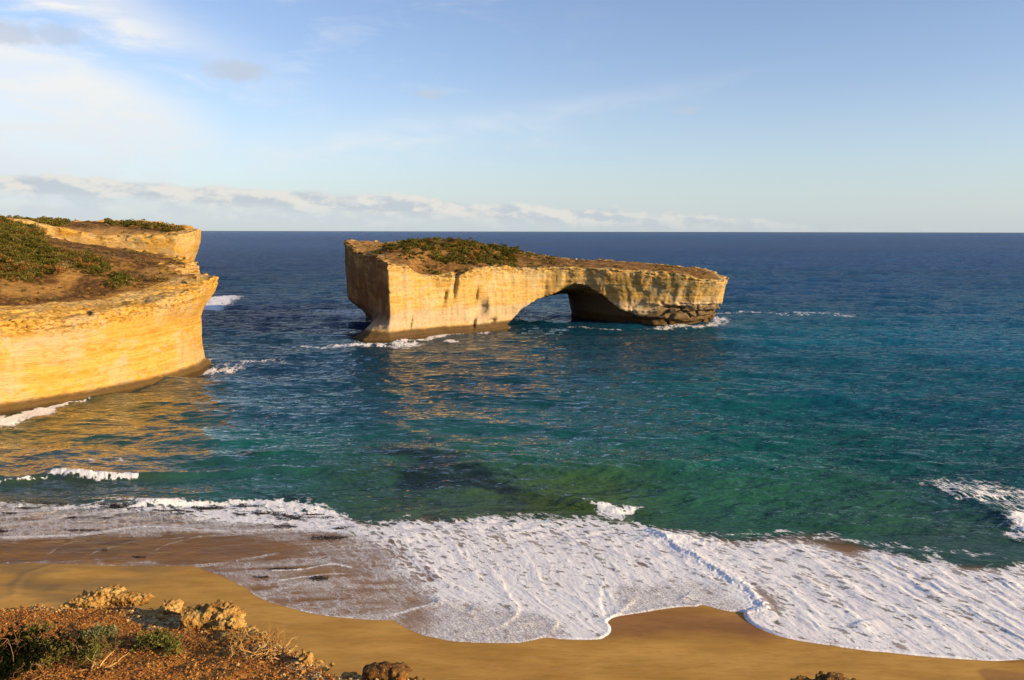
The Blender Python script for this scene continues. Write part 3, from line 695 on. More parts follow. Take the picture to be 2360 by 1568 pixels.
rows = np.sort(np.unique(np.array([float(H*(math.cos(PITCH)+(340-p)/F*math.sin(PITCH))/max(6e-4, math.sin(PITCH)-(340-p)/F*math.cos(PITCH))) for p in pyr])))
rows = rows[rows > 60]
TX, RY = np.meshgrid(tans, rows, indexing='ij')
x = (TX*RY).ravel(); y = RY.ravel()
near = y < 150
sz = sand_z(x, y); sz[near] = sand_full(x[near], y[near])
fade = sstep(y + 0.15*x, 84, 122)
z = tile_at(T0, 811, x, y)*fade + tile_at(T1, 233, x, y)*fade + tile_at(T2, 61, x, y)*(0.25+0.75*fade)*sstep(y, 700, 250) + tile_at(T3, 23, x, y)*(0.25+.75*fade)*sstep(y, 240, 130)
calm = 1.0
def bake(fn, msk=near):
    out = np.zeros(len(x)); out[msk] = fn(x[msk], y[msk]); return out
foam = np.zeros(len(x)); ridge = np.zeros(len(x)); opac = np.ones(len(x))
xn, yn = x[near], y[near]
# shoreward distance to swash edge
de = poly_sd(xn, yn, swash_poly)             # negative inside water
Dn = np.full(len(x), -999.0); Dn[near] = de
# stream lines of the swash: every guide curve is one level of psi
guides = [(0.0, cr4([(0, 230), (150, 380), (330, 470), (430, 560), (560, 700), (700, 800), (850, 900)])), (1.0, cr4([(380, 330), (560, 500), (700, 640), (820, 740), (1000, 830), (1180, 900), (1260, 980)])),
          (1.7, cr4([(750, 400), (900, 520), (1000, 640), (1120, 760), (1270, 880), (1400, 1000)])), (2.4, cr4([(1000, 430), (1085, 560), (1200, 740), (1400, 890), (1580, 1010)])), (3.1, cr4([(1250, 400), (1415, 630), (1520, 800), (1700, 930), (1850, 1060)])),
          (3.9, cr4([(1500, 345), (1700, 560), (1800, 740), (1890, 900), (1940, 1000)])), (4.6, cr4([(1800, 360), (1950, 560), (2080, 760), (2200, 900)])), (5.6, cr5([(0, 700), (200, 820), (400, 930), (580, 1060), (800, 1260)])),
          (6.8, cr5([(300, 560), (700, 780), (1000, 960), (1300, 1150), (1600, 1370)])), (8.2, cr5([(900, 600), (1400, 860), (1900, 1150), (2300, 1400)])), (9.7, cr5([(1500, 600), (1900, 880), (2356, 1150), (2700, 1330)])), (-1.4, cr4([(-500, 200), (-300, 420), (-100, 560), (150, 760), (300, 900)]))]
pc_ = []
for lv, g_ in guides:
    for q in smooth_line(on_sand(g_), 2)[::2]: pc_.append((q[0], q[1], lv))
psi_f = tps(pc_, 0.05); psi = psi_f(xn, yn); grd = 0.35*yn
st_h = 1 - np.abs(fbm(psi*1.6 + .25*fbm(xn*.25, yn*.25, 1, 3), grd*.22, 33.0, 3))*3.2       # long soft crests
st_f = fbm(psi*5.0 + .3*fbm(xn*.5, yn*.5, 2, 2), grd*.35, 35.0, 4)                            # fine threads
st_w = fbm(psi*1.1, grd*.30, 37.0, 3)
# wavy warp for region borders
wxn = xn + 1.3*fbm(xn*.2, yn*.3, 1.5, 4) + .8*fbm(xn*.9, yn*.9, 3.5, 3); wyn = yn + 1.3*fbm(xn*.2, yn*.3, 8.5, 4) + 1.0*fbm(xn*.9, yn*.9, 7.5, 3)
def reg(pts, soft_in, dns, amp=1.0, warp=True, sm=2):
    P = smooth_line(on_sand(pts), sm)
    dd = poly_sd(wxn if warp else xn, wyn if warp else yn, P)
    return dns*sstep(-dd, -1.2, soft_in)
M1p = [(730, 1160), (800, 1188), (870, 1198), (940, 1180), (1050, 1186), (1110, 1164), (1200, 1176), (1350, 1172), (1420, 1186), (1480, 1196), (1560, 1262), (1640, 1320), (1700, 1360), (1750, 1405), (1716, 1430), (1623, 1420), (1500, 1430), (1420, 1470), (1408, 1500),
       (1290, 1500), (1056, 1500), (960, 1480), (900, 1440), (940, 1425), (1000, 1415), (1010, 1390), (985, 1365), (930, 1320), (890, 1290), (860, 1255), (800, 1235), (750, 1205)]
M2p = [(1470, 1190), (1600, 1213), (1680, 1238), (1760, 1228), (1850, 1238), (1900, 1240), (1950, 1262), (2010, 1240), (2060, 1262), (2100, 1272), (2160, 1262), (2230, 1300), (2290, 1292), (2359, 1286), (2600, 1290), (2600, 1600), (2134, 1560), (1715, 1480), (1700, 1412), (1745, 1400), (1700, 1360), (1640, 1320), (1560, 1262)]
lo_ = fbm((xn*.6-yn*.8)*.07, (xn*.8+yn*.6)*.32, 41.0, 4)
f1 = reg(M1p, 4.5, 0.57 + .16*st_w + .24*st_f); f2 = reg(M2p, 5.0, 0.605 + .18*st_w + .22*st_f)
fo = np.maximum(f1, f2)
fo = np.maximum(fo, reg([(1000, 1340), (1300, 1300), (1700, 1330), (1780, 1440), (1700, 1500), (1400, 1510), (1000, 1510), (880, 1430), (985, 1400)], .8, .62))
fo = np.maximum(fo, reg([(1400, 1200), (1600, 1240), (1800, 1420), (1700, 1440), (1600, 1350)], 1.0, .72))
# thin swash film on the left: pinkish bubbles, streaked
film_p = [(-200, 1150), (0, 1150), (200, 1160), (400, 1150), (520, 1152), (640, 1152), (740, 1165), (900, 1240), (1060, 1400), (960, 1450), (930, 1500), (500, 1450), (400, 1380), (-200, 1340)]
fl_ = reg(film_p, 1.5, 0.40)
st = fbm(xn*.10, yn*.55 - xn*.05, 2.2, 4)
sl_ = fbm(xn*.10 + .02*yn, yn*.9 - xn*.12, 52.0, 4)
fl_ = fl_*(1.0 + 0.6*st + .7*sl_) + .10*sstep(fbm(psi*3.2, grd*.5, 54.0, 4), .10, .40)*sstep(fl_, .1, .3) - .10*reg([(-200, 1235), (300, 1230), (740, 1235), (850, 1290), (900, 1400), (800, 1420), (400, 1380), (-200, 1330)], 2.5, .6)
# lighter, sandier strip without foam between the two wash lines on the left
strip = reg([(-100, 1255), (60, 1245), (250, 1235), (420, 1228), (600, 1235), (700, 1270), (620, 1290), (430, 1300), (200, 1298), (-100, 1300)], 1.6, 0.26); fl_ = fl_ - strip
for P_, w_, a_ in (
    ([(-60, 1245), (40, 1238), (190, 1232), (330, 1213), (520, 1224), (700, 1217), (780, 1225)], .45, .55),
    ([(-60, 1185), (60, 1178), (170, 1165), (260, 1150), (400, 1158), (520, 1155)], .5, .40),
    ([(-30, 1215), (90, 1200), (230, 1180), (300, 1170)], .35, .35),
    ([(240, 1190), (330, 1160), (420, 1150)], .5, .4),
    ([(200, 1280), (300, 1250), (420, 1240)], .18, .25), ([(100, 1285), (150, 1255), (200, 1240)], .15, .2),
    ([(350, 1272), (400, 1250), (460, 1238)], .18, .25),
    ([(630, 1315), (700, 1312), (760, 1300), (810, 1308)], .22, .45), ([(640, 1338), (740, 1325), (790, 1322)], .2, .35),
    ([(450, 1305), (560, 1290), (640, 1275)], .5, .25), ([(600, 1370), (700, 1345), (820, 1350)], .5, .22), ([(800, 1424), (900, 1418), (1010, 1390)], 0.8, .35)):
    L_ = smooth_line(on_sand(P_), 5); dd, _, _ = line_d(xn + .35*fbm(xn*.5, yn*.5, 3, 2), yn + .35*fbm(xn*.5, yn*.5, 6, 2), L_); fl_ = fl_ + a_*np.exp(-(dd/(w_))**2)
# foamy kelp-strewn water between 500 and 800
fl_ = np.maximum(fl_, reg([(400, 1160), (520, 1150), (640, 1150), (745, 1162), (800, 1190), (860, 1240), (800, 1235), (700, 1215), (560, 1205), (430, 1190)], 1.3, 0.66))
fo = np.maximum(fo, fl_*(fo < .75))
# lacy patch on the right and the breaker there
lace = reg([(2050, 1100), (2140, 1088), (2260, 1095), (2359, 1105), (2600, 1100), (2600, 1300), (2359, 1270), (2290, 1232), (2300, 1190), (2230, 1165), (2130, 1140)], 6.0, 0.36)*(1+.7*fbm(xn*.3, yn*.6, 30., 3))
lace = np.maximum(lace, reg([(2290, 1180), (2359, 1150), (2500, 1150), (2500, 1280), (2340, 1250), (2290, 1225)], 3.5, 0.52))
fo = np.maximum(fo, lace)
# thin threads seaward of the right lobe
for P_, w_, a_ in (([(1750, 1228), (1800, 1220), (1850, 1224), (1870, 1240)], .9, .42), ([(1868, 1240), (1890, 1224), (1925, 1222), (1950, 1245)], .9, .42), ([(1720, 1235), (1735, 1212)], .4, .40), ([(880, 1205), (940, 1182)], .5, .5), ([(760, 1170), (830, 1195), (900, 1200)], .9, .5),
                   ([(1150, 1180), (1300, 1176), (1420, 1190)], 1.5, .42), ([(1550, 1215), (1700, 1232), (1900, 1235), (2100, 1262), (2300, 1282)], 1.8, .42)):
    L_ = smooth_line(on_sand(P_), 5); dd, _, _ = line_d(wxn, wyn, L_); fo = np.maximum(fo, a_*np.exp(-(dd/(w_*.9))**2)*(.78 + .8*fbm(xn*.7, yn*.7, 19, 3)))
thin_p = [(-300, 1150), (0, 1165), (300, 1175), (560, 1205), (740, 1222), (860, 1250), (930, 1320), (1000, 1390), (960, 1470), (500, 1470), (-300, 1340)]
op = np.ones(len(xn)); op -= .50*reg(thin_p, 2.0, 1.0); op -= .30*reg([(940, 1380), (1050, 1390), (1250, 1420), (1300, 1455), (1250, 1500), (900, 1500)], 1.2, 1.0)
op -= .25*reg([(1420, 1350), (1600, 1340), (1730, 1400), (1700, 1440), (1420, 1440)], 1.5, 1.0)
for P_ in ([(-60, 1245), (40, 1238), (190, 1232), (330, 1213), (520, 1224), (700, 1217), (780, 1225)], [(-60, 1185), (60, 1178), (170, 1165)], [(630, 1315), (700, 1312), (760, 1300), (810, 1308)], [(640, 1338), (740, 1325)], [(900, 1418), (1010, 1390)], [(550, 1345), (614, 1383), (714, 1411), (806, 1424)]):
    dd, _, _ = line_d(xn + .3*fbm(xn*.5, yn*.5, 3, 2), yn, smooth_line(on_sand(P_), 4)); op = np.maximum(op, .85*np.exp(-(dd/.35)**2))
opac[near] = np.clip(op, .15, 1)
# swash rim: a bright thin line all along the edge (strong on the right)
fo = np.maximum(fo, reg([(1350, 1150), (1385, 1160), (1420, 1164), (1478, 1158), (1440, 1182), (1425, 1192), (1395, 1182)], .7, .66 + .5*fbm(xn*2.2, yn*.5, 61, 3), sm=1))
rim_a = (0.06 + 0.30*sstep(xn, -38, -28) + 0.42*sstep(xn, -20, 0))*(1 + .5*fbm(xn*.5, yn*.5, 14, 3))
fo = np.maximum(fo, rim_a*np.exp(-((-de-0.12)/.22)**2)*(de < .3))
# beige translucent fringe inside the lower left lobe
fr = reg([(470, 1300), (600, 1320), (700, 1390), (900, 1430), (780, 1440), (560, 1380)], 1.0, .12); 
hgt = np.zeros(len(xn))
# ridges in the foam
ridges = [cr4([(1085, 560), (1130, 640), (1200, 760), (1270, 870), (1297, 900), (1290, 940), (1230, 1000), (1100, 1040), (960, 1065), (870, 1070)]), cr4([(1415, 630), (1440, 700), (1450, 730), (1490, 800)]), cr4([(1490, 760), (1600, 790), (1700, 830), (1800, 900), (1880, 970), (1905, 985)]),
          cr4([(1865, 720), (1845, 780), (1852, 830), (1845, 870), (1870, 950), (1900, 990)]), cr4([(1297, 905), (1450, 945), (1560, 995), (1530, 1040), (1490, 1090)]), cr4([(700, 650), (820, 720), (1000, 810), (1180, 850), (1280, 890)]), cr4([(980, 640), (1040, 700), (1060, 730)]),
          cr4([(2110, 815), (2040, 880), (1990, 920), (1910, 985)]), cr4([(1230, 1000), (1350, 1000), (1430, 990)]), cr4([(1500, 345), (1600, 375), (1680, 430), (1740, 470)]), cr4([(850, 450), (900, 520), (980, 600)]), cr4([(560, 500), (660, 600), (760, 680), (850, 760)]),
          cr4([(640, 800), (780, 850), (920, 900)]), cr4([(1900, 480), (2000, 540), (2120, 580)]), cr4([(920, 950), (980, 920), (1020, 880)]),
          cr5([(0, 790), (100, 800), (200, 850), (330, 930), (450, 960), (500, 980)]), cr5([(10, 1035), (80, 990), (60, 1010), (130, 1055)]),
          cr5([(1050, 740), (1200, 820), (1400, 880), (1600, 1000), (1900, 1150), (2100, 1250)]), cr5([(900, 700), (1050, 830), (1200, 930), (1350, 1040), (1600, 1110), (1800, 1180), (2000, 1230)]), cr5([(1500, 880), (1700, 960), (1950, 1060), (2356, 1150)]), cr5([(1900, 900), (2100, 980), (2250, 1020), (2400, 1080)]),
          cr5([(1560, 790), (1700, 860), (1900, 950), (2100, 1050)]), cr5([(700, 780), (850, 850), (1000, 960), (1100, 1080)]), cr5([(1600, 770), (1750, 800), (1850, 860)]), cr5([(1150, 1220), (1300, 1170), (1400, 1150)]), cr5([(800, 560), (830, 620), (900, 690)])]
for i_, R_ in enumerate(ridges):
    L_ = smooth_line(on_sand(R_), 5); wob = .25*fbm(xn*.6, yn*.6, 3+i_, 2)
    dd, sd, pr = line_d(xn+wob, yn+wob, L_); sg = sd*dd
    big = 1.5 if i_ >= 17 else 1.0
    hgt += 0.10*big*np.where(sg > 0, np.exp(-(sg/(.28*big))**2), np.exp(-(sg/(.85*big))**2))*np.sin(np.clip(pr*math.pi, .25, math.pi-.25))
# bore front between the two lobes: a tumbling step of foam
bore = smooth_line(on_sand([(1470, 1190), (1500, 1215), (1560, 1262), (1620, 1298), (1680, 1335), (1720, 1360), (1750, 1395), (1742, 1408), (1718, 1412)]), 5)
dd, sd, pr = line_d(xn + .5*fbm(xn*.5, yn*.5, 1, 3), yn + .5*fbm(xn*.5, yn*.5, 2, 3), bore); sg = sd*dd
sg_sea = np.where(sg > 0, sg, sg)     # left of the line direction = seaward/right lobe
hgt += (0.22*sstep(sg_sea, -.5, .35)*np.exp(-np.clip(sg_sea, 0, 99)/3.2))*(dd < 12)*sstep(pr, -.1, .15)
bore_b = np.exp(-(dd/1.3)**2); lump0 = fbm(xn*.9, yn*.9, 17, 3)
bl = smooth_line(on_sand([(740, 1170), (800, 1205), (850, 1250), (890, 1290), (930, 1325), (985, 1370), (1010, 1390)]), 5)
dd2, sd2, pr2 = line_d(xn, yn, bl); hgt += 0.08*sstep(sd2*dd2, -.3, .3)*np.exp(-np.clip(sd2*dd2, 0, 99)/2.0)*(dd2 < 7)*(1-pr2*.6)
bore_b = np.maximum(bore_b, .6*np.exp(-((dd2)/1.3)**2)); fo = np.maximum(fo, bore_b*(.72 + .4*lump0)*(fo > .15))
# swollen lip of the right lobe edge
hgt += 0.045*np.exp(-((-de-.25)/.4)**2)*sstep(xn, -4, 12)
hgt += 0.02*np.exp(-((-de-.2)/.25)**2)*sstep(xn, -24, -12)
# foam lumps stretched along the run of the water
ang = np.radians(-66 + 24*sstep(xn, 4, 30)); fx = xn*math.cos(math.radians(-52)) + yn*math.sin(math.radians(-52)); fy = -xn*math.sin(math.radians(-52)) + yn*math.cos(math.radians(-52))          # flow frame: streaks run from far left to near right
lump = 1 - np.abs(fbm(fx*.16 + .5*fbm(xn*.2, yn*.2, 9, 2), fy*.55, 2.0, 4))*2.2
lump2 = fbm(fx*.6, fy*1.3, 5.0, 4)
thick = sstep(fo, .45, .9)
hgt += thick*(0.11*np.clip(st_h, -.5, 1) + .10*st_f + 0.04*lump + 0.05*lump2)*1.15*(0.35+0.65*sstep(-de, .6, 5))*(0.65+0.8*sstep(xn, 12, 34))
hgt += thick*0.22*np.maximum(fbm(fx*.22, fy*.7, 7.0, 3), 0)*sstep(xn, 16, 40)*sstep(-de, 5, 11)
hgt += bore_b*0.22*np.abs(fbm(xn*1.7, yn*1.7, 4, 3))*thick*1.6
hgt += 0.012*fbm(xn*3, yn*3, 1, 2)*thick
# a few open patches in the sheets of foam
holes = fbm(fx*.16+.3*lump2, fy*.5, 12.0, 4)
holew = sstep(yn - (-0.10)*xn, 84, 96)
fo = fo - sstep(holes, .05, .40)*.40*thick*(.45+.55*holew)*(bore_b < .3)
hol2 = fbm(xn*.35, yn*.9 , 22.0, 4)
fo = fo - sstep(hol2, .04, .30)*.50*thick*sstep(yn + .1*xn, 82, 92)*(bore_b < .4)
swell = np.zeros(len(xn))
for P_, a_, w1, w2 in (([(-300, 1116), (0, 1113), (121, 1100), (200, 1106), (314, 1108), (450, 1098), (620, 1088), (800, 1082)], .75, 1.0, 3.4), ([(1120, 1140), (1250, 1146), (1350, 1158), (1410, 1170), (1470, 1170), (1600, 1180), (1800, 1196), (2000, 1210), (2200, 1220)], .80, 0.9, 3.6),
                       ([(500, 1062), (700, 1052), (1000, 1045), (1300, 1075), (1500, 1100)], .35, 2.2, 4.0), ([(1400, 1110), (1700, 1120), (2000, 1135), (2300, 1150)], .30, 2.5, 4.0), ([(2040, 1105), (2200, 1130), (2300, 1180), (2359, 1230)], .5, 1.2, 3.5), ([(-100, 1160), (200, 1165), (480, 1150), (700, 1155)], .22, .8, 2.5)):
    P_ = smooth_line(np.array([at_y(a, b, 1)[:2] for a, b in P_])*0 + on_sand(P_), 5)
    dd, sd, pr = line_d(xn + fbm(xn*.08, yn*.08, 2, 2), yn + .8*fbm(xn*.1, yn*.1, 5, 2), P_); sg = sd*dd     # line runs left to right: sg>0 = seaward
    swell += a_*np.where(sg < 0, np.exp(-(sg/w1)**2), np.exp(-(sg/w2)**2))*sstep(pr, 0, .12)*sstep(pr, 1, .85)
# whitewater on the two breakers
for P_, a_, w_ in (([(125, 1100), (160, 1103), (200, 1107), (250, 1109), (310, 1109)], 1.0, .95), ([(0, 1116), (60, 1110), (110, 1106)], .55, .5),
                   ([(180, 1072), (260, 1066), (310, 1075)], .34, 1.8), ([(2345, 1190), (2359, 1215), (2400, 1240)], 1.0, 1.6), ([(1480, 1212), (1540, 1235), (1640, 1248)], .6, 2.0)):
    L_ = smooth_line(on_sand(P_), 4); dd, sd, pr = line_d(xn, yn, L_); g_ = np.exp(-((dd + .5*fbm(xn*.9, yn*.9, 3, 3))/(w_*.8))**2)*(.85 + .7*fbm(xn*.8, yn*1.2, 13, 3)); fo = np.maximum(fo, a_*g_*.95); hgt += .18*g_*a_*(1+fbm(xn*1.5, yn*1.5, 3, 2))
foam[near] = np.clip(fo, 0, 1.1)
zn = z[near]*sstep(-de, 0, 16) + swell
base = np.maximum(sz[near], 0) + 0.02*sstep(-de, 0, .5) + 0.03*sstep(-de, 0, 3)
lvl = sstep(sz[near], .35, -.15)
zn = np.where(sz[near] > -.3, np.maximum(base + zn*lvl, sz[near] + .01*sstep(-de, 0, .4)), zn) + hgt*sstep(-de, -.02, .25)
zn = np.maximum(zn, sz[near] + .01)
zn = np.where(de > 0, sz[near] - .12*de - .002, zn)
z[near] = zn
# foam along the foot of the cliffs and the arch
far = ~near | (y > 120)
def cliff_foam(P_, w_, a_, s_=0.35):
    L_ = smooth_line(np.array(P_, float), 5); sel_ = (y > 118) & (y < 540) & (np.abs(x) < 220)
    xx, yy = x[sel_], y[sel_]; dd, sd, pr = line_d(xx + 2.5*fbm(xx*.15, yy*.15, 2, 4), yy + 3.5*fbm(xx*.15, yy*.15, 7, 4), L_)
    foam[sel_] = np.maximum(foam[sel_], a_*np.exp(-(dd/(w_*1.35))**2)*(.88+1.1*fbm(xx*s_, yy*s_*.6, 3, 4)))
def sea_pts(pts): 
    out = []
    for a, b in pts:
        q = ray(a, b); out.append((float(q[0]*-H/q[2]), float(q[1]*-H/q[2])))
    return out
cliff_foam(sea_pts([(-60, 985), (20, 960), (60, 955), (110, 940), (170, 920)]), 2.6, 1.0)
cliff_foam(sea_pts([(150, 925), (240, 900), (330, 885), (420, 862), (480, 848)]), 2.4, .62)
cliff_foam(sea_pts([(470, 835), (500, 850), (540, 845)]), 3.0, .5)
cliff_foam(sea_pts([(470, 712), (490, 700), (505, 692), (524, 682)]), 7, .95)
cliff_foam(sea_pts(cr2([(130, 645), (200, 640), (280, 638), (350, 640), (420, 650), (500, 625), (620, 612), (720, 600)])), 3.2, .60)
cliff_foam(sea_pts(cr2([(400, 640), (450, 655), (520, 640)])), 4.0, .62)
cliff_foam(sea_pts(cr2([(740, 600), (860, 592), (960, 575), (1040, 550)])), 2.6, .50)
cliff_foam(sea_pts(cr2([(740, 622), (770, 626)])), 1.5, .8)
cliff_foam(sea_pts(cr2([(1400, 545), (1550, 552), (1700, 556), (1860, 556)])), 2.5, .36)
cliff_foam(sea_pts(cr2([(1880, 552), (1960, 546), (2100, 550), (2180, 535), (2200, 500)])), 4.0, .5)
cliff_foam(sea_pts(cr2([(100, 460), (180, 470), (250, 490), (300, 520)])), 12, .42)
cliff_foam(sea_pts([(1650, 722), (1720, 717), (1800, 722), (1900, 722), (1970, 730)]), 5, .40)
cliff_foam(sea_pts([(640, 800), (700, 795), (760, 798), (830, 792)]), 3, .44)
cliff_foam(sea_pts([(520, 850), (560, 835), (640, 830)]), 4, .36)
# water colour by depth and place (linear)
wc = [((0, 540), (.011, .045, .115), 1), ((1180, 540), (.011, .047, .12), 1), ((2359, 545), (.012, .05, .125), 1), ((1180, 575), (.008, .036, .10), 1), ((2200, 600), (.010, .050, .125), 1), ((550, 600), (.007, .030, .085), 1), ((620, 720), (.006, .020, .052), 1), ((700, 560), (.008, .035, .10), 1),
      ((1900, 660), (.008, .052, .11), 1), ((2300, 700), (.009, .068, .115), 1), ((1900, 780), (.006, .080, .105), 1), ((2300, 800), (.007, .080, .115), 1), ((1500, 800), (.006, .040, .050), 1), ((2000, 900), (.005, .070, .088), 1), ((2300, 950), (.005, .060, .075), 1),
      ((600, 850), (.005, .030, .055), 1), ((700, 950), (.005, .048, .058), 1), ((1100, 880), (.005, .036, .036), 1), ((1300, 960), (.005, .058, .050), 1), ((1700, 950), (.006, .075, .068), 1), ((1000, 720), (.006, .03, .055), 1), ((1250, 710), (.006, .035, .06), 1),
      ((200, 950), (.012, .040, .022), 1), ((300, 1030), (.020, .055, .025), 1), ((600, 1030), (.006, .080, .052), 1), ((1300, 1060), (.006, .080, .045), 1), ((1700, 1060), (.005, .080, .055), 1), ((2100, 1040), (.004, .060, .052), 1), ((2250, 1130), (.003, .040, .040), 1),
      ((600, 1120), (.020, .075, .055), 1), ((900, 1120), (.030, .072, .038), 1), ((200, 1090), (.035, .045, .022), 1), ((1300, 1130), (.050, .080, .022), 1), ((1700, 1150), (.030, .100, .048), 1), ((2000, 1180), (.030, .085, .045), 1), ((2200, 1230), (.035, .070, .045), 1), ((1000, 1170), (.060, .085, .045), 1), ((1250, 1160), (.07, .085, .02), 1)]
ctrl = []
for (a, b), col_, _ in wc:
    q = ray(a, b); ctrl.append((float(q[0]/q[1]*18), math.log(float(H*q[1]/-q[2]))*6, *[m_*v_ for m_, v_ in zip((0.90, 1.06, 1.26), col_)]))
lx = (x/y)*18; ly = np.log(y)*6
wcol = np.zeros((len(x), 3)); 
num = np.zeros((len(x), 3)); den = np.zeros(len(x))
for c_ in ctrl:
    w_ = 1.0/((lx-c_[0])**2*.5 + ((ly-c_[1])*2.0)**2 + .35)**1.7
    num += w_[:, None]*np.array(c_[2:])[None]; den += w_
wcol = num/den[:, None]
# broad tonal patches (wind lanes, depth)
pt = fbm(x*.012, y*.02, 3.0, 3)*sstep(y, 2500, 700) + .8*fbm(x*.0016, y*.004, 8.0, 3)
wcol *= (1 + .30*pt)[:, None]
# drowned reef and weed patches close in
reef = np.zeros(len(x))
rp = [(820, 1050), (900, 1030), (1000, 1045), (1100, 1070), (1180, 1090), (1240, 1120), (1210, 1160), (1130, 1150), (1040, 1165), (940, 1160), (860, 1130), (780, 1120), (770, 1080)]
L_ = np.array(sea_pts(rp)); rd_ = poly_sd(xn, yn, L_)
rn = fbm(xn*.09, yn*.16, 4.4, 4)
reef_n = sstep(-rd_, -3, 3)*sstep(rn, -.12, .22)
for cx_, cy_, rx_, ry_ in ((1175, 1165, 30, 5), (680, 1150, 60, 10), (1240, 1180, 20, 4), (570, 1060, 40, 6)):
    q_ = sea_pts([(cx_, cy_), (cx_+rx_, cy_), (cx_, cy_-ry_)]); 
    reef_n = np.maximum(reef_n, .9*np.exp(-((xn-q_[0][0])/(q_[1][0]-q_[0][0]))**2 - ((yn-q_[0][1])/(q_[2][1]-q_[0][1]))**2))
reef[near] = reef_n
wcol = wcol*(1-reef[:, None]*.85) + np.array([.010, .016, .018])[None]*reef[:, None]*.85
# how opaque the body of the water is: clear over the sand
body = np.ones(len(x)); shal = -sz
body = sstep(shal, 0.0, 0.75)
body[~near] = 1
# reflection strength painted in: boosted, ripples calmed, where cliffs mirror; held low elsewhere
ud, vd = seen_at(np.stack([x, y, np.zeros(len(x))], 1))
def soft(u0, v0, ru, rv): return np.exp(-(np.abs(ud-u0)/ru)**3 - (np.abs(vd-v0)/rv)**3)
psi_all = np.zeros(len(x)); psi_all[near] = psi; psi_all[~near] = x[~near]*.15
refl_gain = np.clip(.27 + .16*near*sstep(-x, -20, 60)*0 + .13*sstep(y, 210, 120)*sstep(y, 80, 105) + 1.1*soft(150, 1000, 430, 170) + .55*soft(1150, 920, 420, 210), 0, 1.35)
N = len(rows); ii = (np.arange(len(tans)-1)[:, None]*N + np.arange(N-1)[None]).ravel()
QW = np.stack([ii, ii+N, ii+N+1, ii+1], 1)
Dc = Dn[QW].max(1)
keep = (Dc < 0.9)
surf_f = foam.copy()
# surf zone: everything shoreward of the outer foam border
sb = smooth_line(on_sand([(-400, 1148), (0, 1150), (200, 1155), (400, 1148), (520, 1148), (640, 1146), (740, 1158), (830, 1178), (900, 1190), (985, 1168), (1050, 1182), (1110, 1160), (1200, 1172), (1350, 1168), (1480, 1190), (1600, 1208), (1700, 1225), (1800, 1208), (1930, 1210), (2000, 1240), (2100, 1268), (2200, 1285), (2290, 1286), (2400, 1280), (2700, 1290)]), 3)
surf_poly = np.vstack([sb, [(160, 40), (-160, 40)]])
insurf = np.zeros(len(x)); insurf[near] = poly_sd(xn, yn, surf_poly); insurf[~near] = 99
fs = insurf[QW].mean(1) < 0
body = np.maximum(body, .92*sstep(insurf + 1.2*fbm(x*.3, y*.5, 2, 3)*near, -5.0, -1.2))

m, t = material('sea_water')
px_, py_, pz_ = t.sep(t.pos)
# ripples: wind chop at several sizes, crests mostly across the view
b1 = t.mul(t.noise(t.map(t.pos, (0.9, 2.2, 1), (0, 0, 0.10)), 1.0, 2, 0.5, 0.3), t.ss(py_, 220, 110))
b2 = t.mul(t.noise(t.map(t.pos, (0.16, 0.42, 1), (0, 0, -0.2)), 1.0, 3, 0.5, 0.2), t.ss(py_, 2500, 300, .7, 1.1))
b3 = t.noise(t.map(t.pos, (0.03, 0.09, 1), (0, 0, 0.12)), 1.0, 4, 0.6)
hb_ = t.add(t.mul(b1, 0.13), t.add(t.mul(b2, 0.9), t.mul(b3, t.ss(py_, 200, 900, 0.0, 5.0))))
calmf = t.mul(t.ss(py_, 84, 112, 0.35, 1.12), t.ss(t.attr('reflect_gain'), .45, 1.3, 1.0, .6))
nb = t.bump(hb_, t.mul(calmf, 1.0), 1.0)
body_a = t.attr('body'); col = t.attr('wcol', 'Color')
dif = t.node('ShaderNodeBsdfDiffuse'); t.put(dif.inputs[0], t.mix(1.0, col, (0.85, 0.95, 1.0), 'MULTIPLY')); t.put(dif.inputs['Normal'], nb)
trn = t.node('ShaderNodeBsdfTransparent'); t.put(trn.inputs[0], (0.94, 0.90, 0.82))
mb = t.node('ShaderNodeMixShader'); t.put(mb.inputs[0], body_a); t.l.new(trn.outputs[0], mb.inputs[1]); t.l.new(dif.outputs[0], mb.inputs[2])
gl = t.node('ShaderNodeBsdfGlossy'); t.put(gl.inputs[0], (1, 1, 1)); t.put(gl.inputs['Roughness'], t.ss(py_, 200, 1500, 0.06, 0.22)); t.put(gl.inputs['Normal'], nb)
fr = t.node('ShaderNodeFresnel'); fr.inputs[0].default_value = 1.33; t.put(fr.inputs['Normal'], nb)
frs = t.m('MINIMUM', t.mul(fr.outputs[0], t.m('MULTIPLY', t.attr('reflect_gain'), t.ss(py_, 350, 2500, 1.0, 1.5))), 0.7)  # hand-set gain scales how strongly the water mirrors
mg = t.node('ShaderNodeMixShader'); t.put(mg.inputs[0], frs); t.l.new(mb.outputs[0], mg.inputs[1]); t.l.new(gl.outputs[0], mg.inputs[2])
